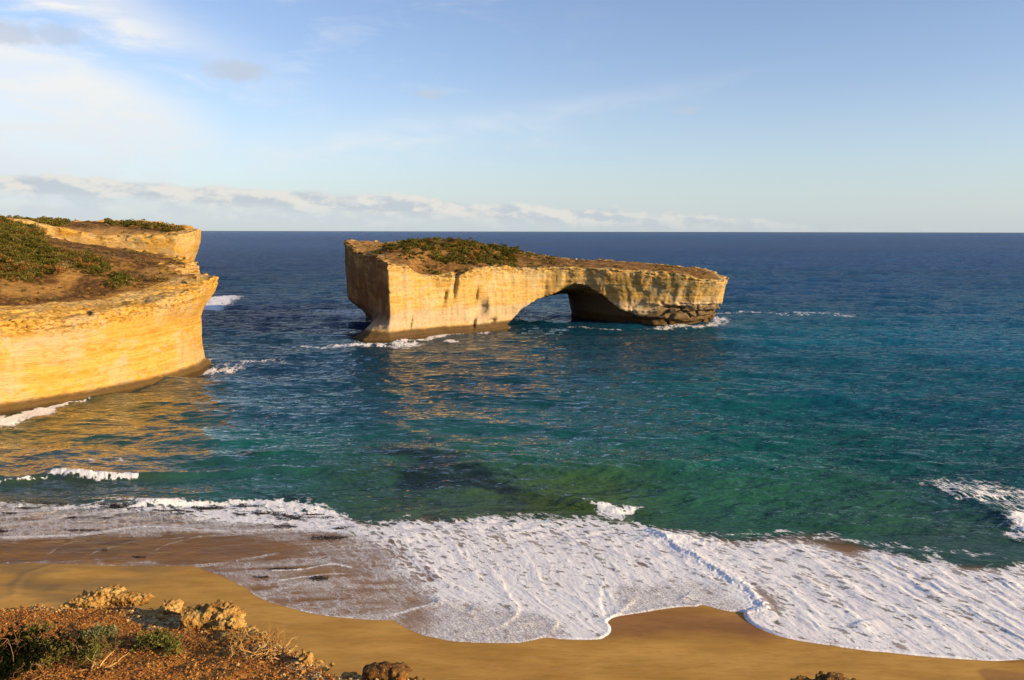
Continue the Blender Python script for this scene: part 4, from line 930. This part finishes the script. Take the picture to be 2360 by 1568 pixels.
# foam lace
fm = t.attr('foam')
flow = t.map(t.pos, (1, 1, 1), (0, 0, 0.85))
wv = t.node('ShaderNodeVectorMath', operation='ADD'); t.put(wv.inputs[0], t.map(flow, (0.55, 1.25, 1)))
wn = t.node('ShaderNodeTexNoise'); t.put(wn.inputs['Vector'], t.pos); wn.inputs['Scale'].default_value = 0.7; wn.inputs['Detail'].default_value = 4
wm = t.node('ShaderNodeVectorMath', operation='SCALE'); t.l.new(wn.outputs['Color'], wm.inputs[0]); wm.inputs['Scale'].default_value = 1.6
t.l.new(wm.outputs[0], wv.inputs[1])
cells = t.voro(wv.outputs[0], 0.8, 'DISTANCE_TO_EDGE')
cells2 = t.voro(wv.outputs[0], 2.6, 'DISTANCE_TO_EDGE')
fn0 = t.noise(t.map(flow, (0.5, 1.6, 1)), 1.0, 6, 0.68, 0.4)
thread = t.noise(t.comb(t.mul(t.attr('psi'), 6.0), t.mul(py_, 0.10), 0.0), 1.0, 5, 0.62, 0.5)
fn = t.add(t.mul(fn0, .50), t.mul(t.ss(thread, .32, .68), .50))
fine = t.noise(t.pos, 7.0, 4, 0.7)
lace = t.add(t.mul(t.m('MINIMUM', t.mul(cells, 2.6), 1.0), 0.42), t.add(t.mul(t.m('MINIMUM', t.mul(cells2, 3.0), 1.0), 0.20), t.add(t.mul(fn, 0.55), t.mul(fine, 0.16))))
thr = t.sub(t.mul(fm, 1.28), t.sub(lace, 0.12))
mask = t.ss(thr, -0.10, 0.26)
mask = t.mul(mask, t.ss(fm, 0.06, 0.30))
# bubbly translucent wash where the film is thin
wash = t.mul(t.m('MAXIMUM', t.ss(t.attr('opac'), 1.0, .8), t.mul(t.ss(t.attr('body'), .5, 0.0), .45)), t.ss(fm, 0.10, 0.50)); wash = t.mul(wash, t.ss(t.add(fn, t.mul(fine, .35)), 0.35, 0.95, 0.20, 0.75))
mask = t.m('MAXIMUM', mask, t.mul(wash, t.ss(fm, 0.95, 0.5)))
gran = t.ss(t.add(t.mul(t.voro(t.pos, 4.5), .6), t.mul(fine, .6)), .35, .85, .55, 1.25)
mask = t.m('MINIMUM', t.mul(mask, t.m('MULTIPLY', t.attr('opac'), t.m('MAXIMUM', gran, t.ss(t.attr('opac'), .6, 1.0)))), 0.97)
fb = t.add(t.mul(fine, 0.05), t.add(t.mul(t.noise(t.map(flow, (1.0, 2.0, 1)), 1.2, 4, 0.55), 0.30), t.add(t.mul(thread, .35), t.mul(t.voro(t.pos, 4.0), 0.03))))
fnb = t.bump(fb, 0.6, 0.5)
foam_s = principled(t, t.mix(t.ss(fn, 0.3, 0.6), (0.90, 0.88, 0.90), (1.0, 1.0, 1.0)), 0.6, fnb, 0.3)
mf_ = t.node('ShaderNodeMixShader'); t.put(mf_.inputs[0], mask); t.l.new(mg.outputs[0], mf_.inputs[1]); t.l.new(foam_s, mf_.inputs[2])
t.l.new(mf_.outputs[0], t.out.inputs[0])
M_water = m
VW = np.stack([x, y, z], 1)
def sub_obj(name, msk):
    q = QW[msk]; used = np.zeros(len(VW), bool); used[q.ravel()] = True; mp = np.cumsum(used)-1
    return mesh_obj(name, VW[used], mp[q], M_water, {'opac': opac[used], 'psi': psi_all[used], 'reflect_gain': refl_gain[used], 'foam': foam[used], 'wcol': wcol[used], 'body': body[used]})
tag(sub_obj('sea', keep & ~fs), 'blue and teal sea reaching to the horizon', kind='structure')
tag(sub_obj('surf', keep & fs), 'white foamy surf washing up the sand', 'surf', kind='stuff')

# ------------------------------------------------------------------ clifftop in the foreground
def G0(x, y): return 36.1 - 0.26*(np.asarray(y) - 6.5)
def on_top(pts, dz=0.0):
    out = []
    for a, b in pts:
        q = ray(a, b); tt = (36.1 + 0.26*6.5 + dz - H)/(q[2] + 0.26*q[1]); out.append((float(q[0]*tt), float(q[1]*tt)))
    return np.array(out)
top_edge = np.vstack([[(-16, 2), (-14, 9)], on_top([(-60, 1402), (0, 1396), (60, 1394), (150, 1397), (190, 1392), (250, 1372), (310, 1392), (330, 1400), (370, 1412), (405, 1412), (420, 1402), (450, 1392), (540, 1395), (550, 1420), (560, 1446), (600, 1468), (640, 1480), (670, 1500), (700, 1515), (735, 1540), (760, 1548),
             (800, 1548), (850, 1545), (900, 1548), (940, 1556), (990, 1568), (1010, 1590)]), [(-0.45, 5.9), (0.3, 5.9), (1.4, 5.9), (2.1, 6.3), (2.6, 6.6), (3.1, 6.5), (3.6, 5.9), (5, 5), (8, 1), (8, -8), (-16, -8)]])
xs = np.arange(-9.5, 3.9, 0.028); ys = np.arange(5.0, 11.6, 0.028)
X, Y = np.meshgrid(xs, ys, indexing='ij'); x = X.ravel(); y = Y.ravel()
wx = x + .10*fbm(x*3, y*3, 1, 3); wy = y + .10*fbm(x*3, y*3, 6, 3)
dt = poly_sd(wx, wy, top_edge)
z = G0(x, y) + .10*fbm(x*.8, y*.8, 2, 3) + .035*fbm(x*4, y*4, 3, 4) + .02*np.abs(fbm(x*11, y*11, 3, 2))
rub = sstep(dt, -.55, -.1)*sstep(x, -8.0, -6.0)*.8
ca = poly_sd(wx, wy, on_top(cr3([(760, 1060), (900, 1100), (1160, 1150), (1180, 1210), (1000, 1250), (850, 1190)]))); rub = np.maximum(rub*.8, sstep(-ca, -.1, .1))
z += rub*(.045*np.abs(fbm(x*6, y*6, 9, 3))*2 + .02*fbm(x*14, y*14, 2, 2))
z -= 2.8*np.maximum(dt, 0) + .04*sstep(dt, -.15, 0)
N = len(ys); ii = (np.arange(len(xs)-1)[:, None]*N + np.arange(N-1)[None]).ravel(); Qg = np.stack([ii, ii+N, ii+N+1, ii+1], 1)
Qg = Qg[dt[Qg].min(1) < 1.1]
m, t = material('rusty_soil')
n1 = t.noise(t.pos, 3.0, 4, .6); n2 = t.noise(t.pos, 22.0, 4, .65); n3 = t.voro(t.pos, 30.0)
col = t.mix(t.ss(n1, .35, .65), (0.34, 0.125, 0.026), (0.46, 0.20, 0.045))
col = t.mix(t.mul(t.ss(n2, .45, .62), .7), col, (0.55, 0.26, 0.06)); col = t.mix(t.mul(t.ss(n2, .44, .32), .8), col, (0.10, 0.04, 0.014))
rb = t.attr('rubble')
lc = t.mix(t.ss(n2, .38, .62), (0.30, 0.19, 0.07), (0.62, 0.47, 0.23))
col = t.mix(t.ss(t.add(rb, t.mul(t.sub(n1, .5), .8)), .35, .7), col, lc)
t.l.new(principled(t, col, .95, t.bump(t.add(n2, t.mul(n3, .5)), .8, .03), .1), t.out.inputs[0]); M_soil = m
tag(mesh_obj('clifftop', np.stack([x, y, z], 1), Qg, m, {'rubble': rub}), 'rusty red clifftop ground falling away to the beach', kind='structure')
def G(px, py):
    i = np.clip(((np.asarray(px)-xs[0])/.028).astype(int), 0, len(xs)-1); j = np.clip(((np.asarray(py)-ys[0])/.028).astype(int), 0, len(ys)-1)
    return z.reshape(len(xs), N)[i, j]
DT = dt.reshape(len(xs), N)
# the body of the bluff below, down to the beach
gx, gy, gz = grid_axes(-22, 10, -10, 12, -1, 38.4, .4)
X2, Y2 = np.meshgrid(gx, gy, indexing='ij'); X3, Y3, Z3 = np.meshgrid(gx, gy, gz, indexing='ij')
bp = np.array([(-20, 4), (-14, 8.2), (-8, 9.6), (-6.6, 9.6), (-4.8, 8.9), (-3.6, 7.8), (-2.6, 6.9), (-1.0, 6.0), (0.3, 5.2), (1.6, 5.6), (2.6, 6.1), (3.4, 5.6), (7, .5), (8, -8), (-20, -8)])
f = np.maximum(poly_sd(X2, Y2, bp)[..., None] - 1.2*fbm(X3*.2, Y3*.2, Z3*.12, 3) - (25-Z3)*.04*(Z3 < 25), Z3 - np.minimum(G0(X2, Y2), 38.0)[..., None] + .22).astype(np.float32)
Vb, Qb = surface_nets(f, (gx[0], gy[0], gz[0]), .4)
zero = np.zeros(len(Vb))
tag(mesh_obj('cliff', Vb, Qb, M_head, {'soil': sstep(Vb[:, 2], 34.5, 35), 'crust': zero, 'tone': zero}), 'limestone face below the clifftop', kind='structure')

# loose stones lying on the red soil
ico_t = (1+5**.5)/2
IV = np.array([(-1, ico_t, 0), (1, ico_t, 0), (-1, -ico_t, 0), (1, -ico_t, 0), (0, -1, ico_t), (0, 1, ico_t), (0, -1, -ico_t), (0, 1, -ico_t), (ico_t, 0, -1), (ico_t, 0, 1), (-ico_t, 0, -1), (-ico_t, 0, 1)])/1.9
IF = np.array([(0, 11, 5), (0, 5, 1), (0, 1, 7), (0, 7, 10), (0, 10, 11), (1, 5, 9), (5, 11, 4), (11, 10, 2), (10, 7, 6), (7, 1, 8), (3, 9, 4), (3, 4, 2), (3, 2, 6), (3, 6, 8), (3, 8, 9), (4, 9, 5), (2, 4, 11), (6, 2, 10), (8, 6, 7), (9, 8, 1)])
rs = np.random.RandomState(21)
nst = 16000; sx = rs.uniform(-8.6, 0.4, 60000); sy = rs.uniform(5.8, 11.0, 60000)
dd = DT[np.clip(((sx-xs[0])/.028).astype(int), 0, len(xs)-1), np.clip(((sy-ys[0])/.028).astype(int), 0, N-1)]
ok = (dd < -.03) & (np.abs(sx) < .66*sy + .3); sx = sx[ok][:nst]; sy = sy[ok][:nst]; nst = len(sx)
rb_ = rub.reshape(len(xs), N)[((sx-xs[0])/.028).astype(int), ((sy-ys[0])/.028).astype(int)]
sr = .0068*np.exp(rs.normal(size=nst)*.42)*(1+.5*rb_); SV = IV[None]*sr[:, None, None]*rs.uniform(.6, 1.3, (nst, 12, 1))*np.array([1, 1, .7]) + np.stack([sx, sy, G(sx, sy)+sr*.25], 1)[:, None]
pal = np.array([(.32, .12, .024), (.40, .165, .034), (.24, .09, .02), (.46, .22, .055), (.56, .36, .14), (.13, .055, .018)]); pc = pal[rs.choice(6, nst, p=[.28, .25, .2, .14, .05, .08])]
cr = rs.uniform(size=nst) < rb_*.42; pc[cr] = np.array([.60, .45, .22])*rs.uniform(.7, 1.15, (cr.sum(), 1))
m, t = material('loose_stone'); t.l.new(principled(t, t.attr('leafcol', 'Color'), .9, None, .15), t.out.inputs[0])
tag(mesh_obj('gravel', SV.reshape(-1, 3), (IF[None]+12*np.arange(nst)[:, None, None]).reshape(-1, 3), m, {'leafcol': np.repeat(pc, 12, 0)}, smooth=False), 'rusty gravel strewn over the clifftop', 'gravel', kind='stuff')

# limestone rocks on the brink
m, t = material('rough_limestone')
n1 = t.noise(t.pos, 5, 5, .65); n2 = t.noise(t.pos, 24, 4, .7); n3 = t.voro(t.pos, 17)
col = t.mix(t.ss(n1, .38, .62), (0.40, 0.21, 0.05), (0.66, 0.42, 0.14)); col = t.mix(t.mul(t.ss(n2, .5, .35), .75), col, (0.16, 0.085, 0.03)); col = t.mix(t.mul(t.ss(n1, .42, .3), .6), col, (.30, .13, .04))
t.l.new(principled(t, col, .95, t.bump(t.add(n2, n3), .9, .04), .1), t.out.inputs[0]); M_rock = m
m, t = material('brown_crumbly_rock')
n1 = t.noise(t.pos, 7, 5, .65); n2 = t.noise(t.pos, 30, 4, .7)
col = t.mix(t.ss(n1, .38, .62), (0.10, 0.048, 0.016), (0.26, 0.13, 0.036)); col = t.mix(t.mul(t.ss(n2, .52, .66), .7), col, (.45, .28, .10))
t.l.new(principled(t, col, .95, t.bump(n2, .9, .04), .1), t.out.inputs[0]); M_brown = m
def rock(label, anchor, lumps, seed, amp=.05, h=.016, sink=.05, mat=None, group='limestone rocks on the brink of the clifftop'):
    """anchor: where it stands (photograph units); lumps: (dx, dy, dz, rx, ry, rz) in metres from there"""
    ax, ay = on_top([anchor])[0]; az = float(G(ax, ay)) - sink
    L_ = np.array(lumps); lo = (L_[:, :3]-L_[:, 3:]).min(0)-.12; hi = (L_[:, :3]+L_[:, 3:]).max(0)+.12
    gx, gy, gz = [np.arange(lo[i], hi[i]+h, h) for i in range(3)]
    X3, Y3, Z3 = np.meshgrid(gx, gy, gz, indexing='ij'); f = np.full(X3.shape, 9.)
    for dx_, dy_, dz_, rx, ry, rz in lumps:
        q = (np.abs((X3-dx_)/rx)**4 + np.abs((Y3-dy_)/ry)**4 + np.abs((Z3-dz_)/rz)**4)**(1/4); f = np.minimum(f, (q-1)*min(rx, ry, rz))
    o_ = seed*7.3
    f -= amp*(1.1*fbm(X3*5+o_, Y3*5, Z3*7, 3) + .6*(np.abs(fbm(X3*13, Y3*13+o_, Z3*15, 2))*2-.3) + .35*fbm(X3*30, Y3*30, Z3*30+o_, 2))
    f[0] = f[-1] = 9; f[:, 0] = f[:, -1] = 9; f[:, :, 0] = f[:, :, -1] = 9
    Vr, Qr = big_component(*surface_nets(f.astype(np.float32), (gx[0], gy[0], gz[0]), h))
    o = mesh_obj('limestone_rock', Vr, Qr, mat or M_rock); o.location = (ax, ay, az); return tag(o, label, 'rock', group)
rock('jagged pale ledge jutting out over the beach at the upper left of the clifftop', (240, 1388), [(-.15, 0, .05, .20, .16, .12), (.05, .08, .12, .16, .12, .12), (.25, .05, .10, .20, .10, .07), (.40, .02, .09, .12, .07, .05), (-.34, -.05, 0, .16, .12, .07)], 1)
rock('small knobbly rock between the jutting ledge and the largest crusty block', (398, 1415), [(0, 0, .08, .11, .10, .13), (-.18, -.05, .02, .20, .10, .09), (-.40, -.02, .0, .22, .10, .06), (.1, .02, .02, .12, .1, .1)], 2)
rock('largest limestone block, square and crusty, on the brink above the bushes', (478, 1446), [(-.10, .05, .16, .17, .14, .15), (.14, .05, .18, .17, .15, .17), (.24, -.02, .04, .15, .16, .25), (0, -.18, -.02, .30, .15, .12), (-.22, -.02, .02, .1, .1, .08)], 3, .055, sink=.13)
rock('low crumbling rubble shelf below the largest crusty block', (560, 1475), [(0, 0, 0, .26, .14, .10), (.18, -.12, -.02, .2, .12, .08), (.36, -.26, -.03, .18, .12, .07)], 4)
rock('pointed little pinnacle at the brink among the dry sticks', (703, 1530), [(0, 0, .06, .06, .06, .10), (-.01, 0, .15, .03, .03, .05), (.04, -.03, .0, .15, .1, .05)], 5, .035)
rock('rounded cream stone right of the pinnacle', (800, 1545), [(0, 0, .06, .07, .06, .055), (.02, -.02, .0, .12, .08, .04)], 6, .02)
rock('thin upright stub of rock standing on the brink near the bottom centre', (808, 1542), [(.03, 0, .08, .025, .025, .10), (.02, 0, .17, .035, .03, .02)], 7, .012)
rock('dark brown crumbling rock at the end of the clifftop by the bottom edge', (905, 1556), [(-.16, .0, .12, .10, .09, .08), (0, .0, .08, .16, .10, .10), (.14, -.04, .04, .15, .09, .07), (.3, -.1, .0, .14, .08, .05)], 8, .05, sink=.09, mat=M_brown)
rock('rugged brown rock peeking up alone at the bottom edge on the right', (1905, 1578), [(-.14, 0, .10, .16, .10, .07), (.04, .0, .13, .13, .1, .08), (.2, 0, .09, .16, .1, .06), (0, -.05, -.05, .35, .15, .14)], 9, .045, sink=.165, mat=M_brown)

# shrubs and dead branches
m, t = material('twig_bark'); t.l.new(principled(t, t.attr('leafcol', 'Color'), .9, None, .1), t.out.inputs[0]); M_twig = m
def twig_mesh(paths, cols):
    VV, QQ, CC = [], [], []; n0 = 0
    for (P, r0, r1), c_ in zip(paths, cols):
        P = np.asarray(P); n = len(P); T = np.gradient(P, axis=0); T /= np.linalg.norm(T, axis=1)[:, None]+1e-9
        A = np.cross(T, [0.3, 0.2, 1.0]); A /= np.linalg.norm(A, axis=1)[:, None]+1e-9; B = np.cross(T, A); rr = np.linspace(r0, r1, n)[:, None]
        for k in range(4): VV.append(P + rr*(A*math.cos(k*math.pi/2) + B*math.sin(k*math.pi/2)))
        for i in range(n-1):
            for k in range(4):
                a = n0+k*n+i; b = n0+((k+1) % 4)*n+i; QQ.append((a, b, b+1, a+1))
        CC.append(np.tile(c_, (4*n, 1))); n0 += 4*n
    return np.concatenate(VV), np.array(QQ), np.concatenate(CC)
def twigs(n, spread, length, rs, lift=.6, r0=.006, cols=((.20, .12, .06), (.30, .17, .07), (.12, .07, .035))):
    paths, cc = [], []
    for _ in range(n):
        p = np.array([np.clip(rs.normal(), -1.3, 1.3)*spread[0]*.45, np.clip(rs.normal(), -1.3, 1.3)*spread[1]*.45, 0.0]); d_ = rs.normal(size=3); d_[2] = abs(d_[2])*lift + .15; d_ /= np.linalg.norm(d_)
        L_ = length*rs.uniform(.5, 1.2); P = [p.copy()]
        for k in range(6):
            d_ = d_ + rs.normal(size=3)*.30; d_[2] -= .04; d_ /= np.linalg.norm(d_); p = p + d_*L_/6; p[2] = max(p[2], .005); P.append(p.copy())
        c_ = np.array(cols[rs.randint(len(cols))])*rs.uniform(.8, 1.25); paths.append((P, r0*rs.uniform(.5, 1.2), .0015)); cc.append(c_)
        for q in range(rs.randint(1, 4)):                     # side twigs
            i = rs.randint(2, 6); s_ = P[i]; e_ = d_ + rs.normal(size=3)*.8; e_ /= np.linalg.norm(e_); paths.append(([s_, s_+e_*L_*.15, s_+e_*L_*.28+np.array([0, 0, .01])], r0*.5, .001)); cc.append(c_)
    return twig_mesh(paths, cc)
def bush(label, anchor, rx, ry, rz, n, cols, seed, size=.034, ntw=40, group=None, name='shrub'):
    rs = np.random.RandomState(seed); ax, ay = on_top([anchor])[0]; az = float(G(ax, ay))
    root = bpy.data.objects.new(name, None); C.collection.objects.link(root); root.location = (ax, ay, az); root.empty_display_size = .1
    tag(root, label, 'shrub', group)
    k = 16; sub = rs.normal(size=(k, 3))*np.array([rx, ry, rz])*.45; sub[:, 2] = np.abs(sub[:, 2]); sr = rs.uniform(.3, .6, k)*min(rx, ry)
    nr = n//9; w_ = rs.randint(0, k, nr); v = rs.normal(size=(nr, 3)); v /= np.linalg.norm(v, axis=1)[:, None]; v[:, 2] = np.abs(v[:, 2])
    ctr = sub[w_] + v*(sr[w_]*rs.uniform(.5, 1.1, nr))[:, None]*np.array([1, 1, .8])
    # each rosette: nine small leaves fanned round a shoot tip
    P = np.repeat(ctr, 9, 0); dv = rs.normal(size=P.shape) + np.repeat(v, 9, 0)*.9; dv /= np.linalg.norm(dv, axis=1)[:, None]
    b_ = np.cross(dv, rs.normal(size=P.shape)); b_ /= np.linalg.norm(b_, axis=1)[:, None]; s_ = (size*rs.uniform(.6, 1.2, len(P)))[:, None]
    LV = np.stack([P, P+dv*s_*.5+b_*s_*.20, P+dv*s_, P+dv*s_*.5-b_*s_*.20], 1).reshape(-1, 3); cc = np.array(cols)[rs.randint(0, len(cols), nr)]*rs.uniform(.75, 1.3, (nr, 1))
    mesh_obj('leaves', LV, np.arange(len(LV)).reshape(-1, 4), M_leaf, {'leafcol': np.repeat(np.repeat(cc, 9, 0), 4, 0)}, smooth=False, parent=root)
    TV, TQ, TC = twigs(ntw, (rx, ry), rz*1.8, rs, 1.0, .005); mesh_obj('stems', TV, TQ, M_twig, {'leafcol': TC}, smooth=False, parent=root)
    return root
def c3(a, b): return cr3([(a, b)])[0]
GB = [(.17, .165, .042), (.22, .205, .06), (.12, .115, .03), (.27, .24, .09)]
bush('dense bush with shade painted into its near-black green leaves, filling the bottom left corner of the clifftop', c3(70, 1560), .42, .45, .22, 8000, [(.012, .016, .006), (.016, .02, .007), (.008, .011, .005)], 31, .035, 30)  # leaf colours darkened to stand for the shade in this corner
bush('broad olive green bush beside the dark bush in the corner', c3(330, 1470), .42, .28, .14, 6500, GB, 32, .036, 60)
bush('pale grey green bush highest up on the red slope', c3(690, 1290), .20, .15, .10, 2200, [(.24, .25, .11), (.19, .22, .08), (.28, .28, .14)], 33, .03, 25)
bush('bright green bush in front of the largest crusty block', c3(1030, 1370), .26, .18, .12, 3200, [(.19, .20, .05), (.24, .24, .07), (.14, .14, .04)], 34, .032, 30)
bush('sparse yellowish bush half bare between the olive bush and the bright green one', c3(560, 1400), .40, .22, .09, 1600, [(.20, .17, .06), (.16, .15, .06), (.25, .18, .07)], 35, .03, 90)
def dry(label, anchor, rx, ry, rz, n, seed, cols, lift=.5, r0=.006, name='dry_shrub', cat='dry shrub'):
    rs = np.random.RandomState(seed); ax, ay = on_top([anchor])[0]; az = float(G(ax, ay))
    TV, TQ, TC = twigs(n, (rx, ry), rz, rs, lift, r0, cols); o = mesh_obj(name, TV, TQ, M_twig, {'leafcol': TC}, smooth=False); o.location = (ax, ay, az+.01)
    return tag(o, label, cat)
BR = ((.20, .11, .045), (.28, .15, .05), (.12, .06, .025)); OR = ((.46, .26, .085), (.55, .34, .13), (.34, .17, .05))
dry('tangle of bare brown twigs behind the bright green bush', c3(850, 1350), .45, .15, .16, 50, 41, BR)
dry('low dead shrub of dark twigs right of the bright green bush', c3(1340, 1350), .50, .16, .12, 90, 42, BR)
dry('heap of sunlit orange sticks and roots near the brink', c3(1660, 1430), .42, .15, .22, 80, 43, OR, .2, .009, 'stick_heap', 'dead branches')
dry('thin dry grassy twigs standing up along the brink', c3(1680, 1330), .36, .12, .20, 70, 44, OR, 1.6, .003)
dry('small heap of forked pale sticks on the soil by the bottom edge', c3(640, 1500), .14, .08, .22, 12, 45, OR, .3, .009, 'stick_heap', 'dead branches')

# ------------------------------------------------------------------ kelp washed about in the surf
m, t = material('kelp'); t.l.new(principled(t, t.mix(t.noise(t.pos, 3), (.012, .008, .005), (.05, .026, .010)), .45, None, .5), t.out.inputs[0]); M_kelp = m
def water_level(px, py):
    d2 = (VW[::1, 0]-px)**2 + (VW[:, 1]-py)**2; return float(VW[d2.argmin(), 2])
def kelp_mesh(blobs, rs):
    VV = []
    for cx, cy, cz, sx_, sy_, n in blobs:
        P0 = np.stack([np.clip(rs.normal(size=n), -1.8, 1.8)*sx_, np.clip(rs.normal(size=n), -1.6, 1.6)*sy_], 1)
        P = np.stack([cx+P0[:, 0], cy+P0[:, 1], cz+rs.uniform(.0, .12, n)], 1)
        a = rs.normal(size=(n, 3))*np.array([1, .8, .25]); a /= np.linalg.norm(a, axis=1)[:, None]; b = np.cross(a, [0, 0, 1.]); b /= np.linalg.norm(b, axis=1)[:, None]+1e-9
        l_ = rs.uniform(.15, .55, n)[:, None]; w_ = rs.uniform(.03, .09, n)[:, None]; mid = P + np.array([0, 0, .07])*rs.uniform(size=(n, 1))
        VV.append(np.stack([P-a*l_*.5, mid+b*w_, P+a*l_*.5, mid-b*w_], 1).reshape(-1, 3))
    if len(blobs) == 1:                                         # the stipe that holds one clump together
        tt_ = np.linspace(-1.8, 1.8, 9)*blobs[0][3]; yy_ = rs.normal(size=9)*blobs[0][4]*.25
        for i in range(8): VV.append(np.array([(tt_[i], yy_[i]-.04, .05), (tt_[i+1], yy_[i+1]-.04, .05), (tt_[i+1], yy_[i+1]+.04, .07), (tt_[i], yy_[i]+.04, .07)]))
    Vk = np.concatenate(VV); return Vk, np.arange(len(Vk)).reshape(-1, 4)
rs = np.random.RandomState(55)
for lab, c_, sx_, sy_, n in (('long dark kelp clump trailing at the lower end of the thin wash', cr3([(1830, 853)])[0], .9, .16, 70), ('curled kelp clump with a foam collar on the brown wash', cr3([(2060, 915)])[0], .55, .32, 90), ('small pale brown kelp wisp beside the long dark clump', cr3([(1690, 905)])[0], .5, .12, 30),
                             ('small kelp clump alone on the wet brown sand at left', cr3([(895, 775)])[0], .45, .14, 36), ('tiny kelp clump highest on the wet brown sand', cr3([(672, 728)])[0], .22, .12, 16), ('dense black kelp clump at the outer edge of the white foam', cr3([(2130, 655)])[0], 1.3, .42, 220), ('flat brown kelp strip in the left wash', cr3([(530, 602)])[0], 1.3, .2, 90)):
    kx, ky = on_sand([c_])[0]; kz = water_level(kx, ky)
    Vk, Qk = kelp_mesh([(0, 0, 0, sx_, sy_, n)], rs); o = mesh_obj('kelp_clump', Vk, Qk, M_kelp, smooth=False); o.location = (kx, ky, kz); tag(o, lab, 'kelp', 'kelp clumps in the wash')
bl = []
for (a, b, w_, h_, n) in ((790, 445, 60, 8, 14), (1090, 470, 70, 8, 14), (1400, 440, 60, 8, 14), (1730, 480, 70, 10, 16), (1880, 510, 60, 10, 16), (1840, 575, 30, 6, 6), (1270, 438, 50, 6, 8), (290, 420, 40, 5, 6), (160, 460, 30, 4, 5), (20, 605, 40, 5, 5), (500, 515, 30, 3, 3), (690, 520, 20, 3, 2), (2050, 500, 40, 12, 8), (60, 495, 25, 3, 3), (1600, 430, 60, 6, 8), (2200, 590, 30, 6, 4)):
    for _ in range(n):
        kx, ky = on_sand([cr3([(a+rs.normal()*w_, b+rs.normal()*h_)])[0]])[0]
        bl.append((kx, ky, water_level(kx, ky)+.02, rs.uniform(.25, .7), rs.uniform(.06, .18), rs.randint(10, 34)))
Vk, Qk = kelp_mesh(bl, rs); tag(mesh_obj('kelp', Vk, Qk, M_kelp, smooth=False), 'shreds of dark kelp floating all through the foam', 'kelp', kind='stuff')
